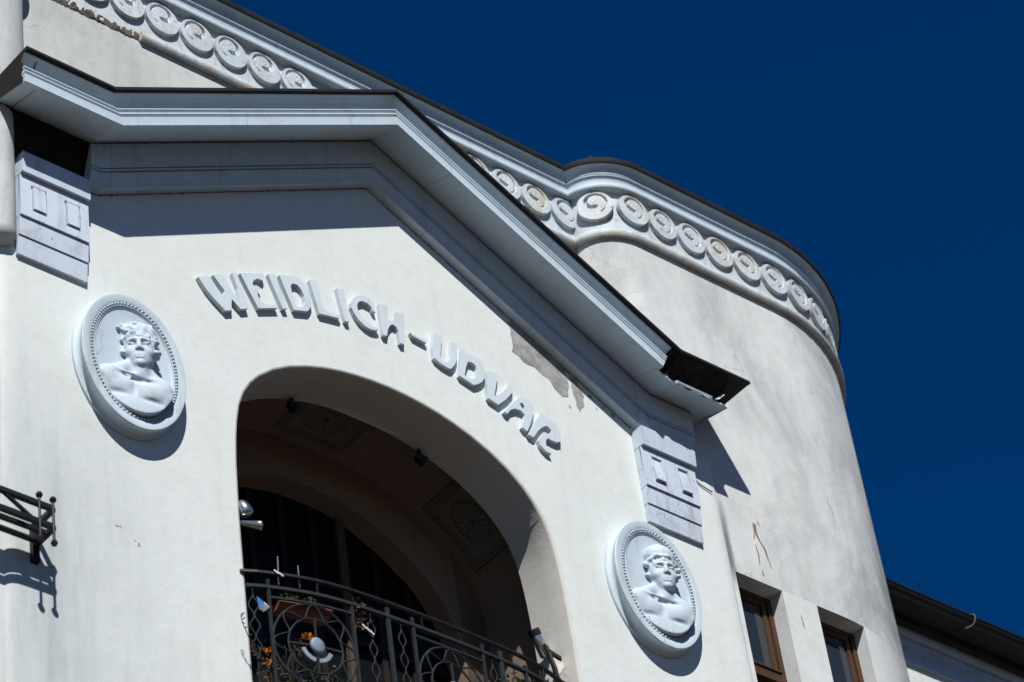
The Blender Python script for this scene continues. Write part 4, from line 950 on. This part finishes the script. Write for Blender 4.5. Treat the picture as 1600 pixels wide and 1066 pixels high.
m = MB(); m.bar([(1.62, .22, .04), (1.50, .03, -.36), (1.44, -.05, -.60)], .02, .014, (0, -1, 0)); m.build('strut', 'black', t)
m = MB(); m.bar([(1.585, .16, -.07), (1.80, .20, -.075)], .016, .014, (0, -1, 0)); m.bar([(1.785, .20, -.06), (1.80, .20, -.13)], .012, .012, (0, -1, 0)); m.build('arm', 'black', t)
m = MB(); m.v += [(1.60, .17, -.10), (1.78, .20, -.10), (1.70, .10, -.40), (1.56, .08, -.40), (1.67, .08, -.25)]; m.f += [(0, 1, 4), (1, 2, 4), (2, 3, 4), (3, 0, 4)]; m.build('net', 'net', t)

# ================================================================== window guard at the lower left
gd = thing('window_guard', 'black iron flower guard with knobbed corner posts at the left tower window', 'window guard', (-4.3, 0, -1.25))
yo = -.28; xc_ = -3.721
def gbar(name, *segs, r=.017):
    m = MB()
    for s in segs: m.bar(s, r, r, (0, -1, .01))
    m.build(name, 'iron_black', gd)
gbar('top_rail', [(-4.72, yo, -.993), (xc_, yo, -.993)], [(xc_, yo, -.993), (xc_, -.02, -.993)], r=.02)
gbar('middle_rail', [(-4.72, yo, -1.165), (xc_, yo, -1.165)], [(xc_, yo, -1.165), (xc_, -.02, -1.165)], r=.02)
gbar('floor_bar', [(-4.72, -.08, -1.165), (xc_, -.08, -1.165)]); gbar('floor_bar', [(-4.72, -.2, -1.17), (xc_, -.2, -1.17)])
gbar('brace', [(-4.18, yo, -.993), (-3.885, yo, -1.165)], r=.012); gbar('wall_plate', [(-3.721, -.015, -1.32), (-3.721, -.015, -.97)], r=.03)
gbar('brace', [(-4.22, yo, -.993), (-4.22, yo, -1.165)], r=.012)
for x in (-3.737, -3.857):
    m = MB(); m.lathe((x, yo - .022, -1.33), (0, 0, 1), [(0, -.03), (.02, -.022), (.028, -.002), (.02, .018), (.011, .028), (.011, .375), (.02, .383), (.028, .403), (.02, .423), (0, .431)], 12); m.build('post', 'iron_black', gd, smooth=40)

# ================================================================== neighbouring wing beyond the right tower
N = thing('neighbouring_building', 'lower wing with dark eaves and relief frieze beyond the right tower', 'building', (14, 2, -ZO))
yw = 1.33
m = MB(); m.quad((6.2, yw, -ZO), (30, yw, -ZO), (30, yw, 2.85), (6.2, yw, 2.85)); m.build('wall', 'back', N)
m = MB(); fx = [(Vector((6.2, yw, 0)), Vector((0, -1, 0)), Vector((0, 0, 1))), (Vector((30, yw, 0)), Vector((0, -1, 0)), Vector((0, 0, 1)))]
sweep(m, fx, [(0, 2.80), (.03, 2.80), (.035, 2.83), (.03, 2.87), (.012, 2.88), (.012, 3.12), (.05, 3.125), (.06, 3.14), (.06, 3.20), (.09, 3.27), (0, 3.28)]); m.build('eaves_moulding', 'pale_trim', N)
m = MB(); rnd = random.Random(17)
for k in range(260):
    x = 6.9 + k * .035 + rnd.uniform(-.02, .02); z = rnd.uniform(2.90, 3.10); a = rnd.uniform(0, 2 * pi); L = rnd.uniform(.05, .09); dx, dz = cos(a) * L, sin(a) * L; nx, nz = -sin(a) * .022, cos(a) * .022
    i = len(m.v); y = yw - .012
    m.v += [(x - dx, y, z - dz), (x + nx, y - .002, z + nz), (x + dx, y, z + dz), (x - nx, y - .002, z - nz), (x, y - .035, z)]; m.f += [(i, i + 1, i + 4), (i + 1, i + 2, i + 4), (i + 2, i + 3, i + 4), (i + 3, i, i + 4)]
m.build('relief_frieze', 'pale_trim', N, kind='stuff')
m = MB(); m.box(6.2, 30, .96, yw + .1, 3.281, 3.30); m.box(6.2, 30, yw - .16, yw - .09, 3.20, 3.28); m.build('eaves_board', 'eaves', N)
m = MB(); m.grid([[(x, .93 - .07 * sin(a) , 3.34 - .07 * cos(a)) for x in (6.2, 30)] for a in [pi * (-.5 + k / 8) for k in range(9)]]); m.tube([(6.2, .86, 3.345), (30, .86, 3.345)], .012, 6); m.box(6.2, 30, .975, 1.0, 3.301, 3.38); m.build('gutter', 'gutter', N, smooth=50)
m = MB(); m.quad((6.2, .97, 3.37), (30, .97, 3.37), (30, 6, 5.6), (6.2, 6, 5.6)); m.build('roof', 'roof', N)
m = MB(); m.tube(smooth_curve([(8.5, .95, 3.40), (8.5, .85, 3.37), (8.5, .84, 3.30), (8.48, .88, 3.24), (8.43, .95, 3.22)], 4), .008, 5); m.build('gutter_hook', 'bronze', N, smooth=50)
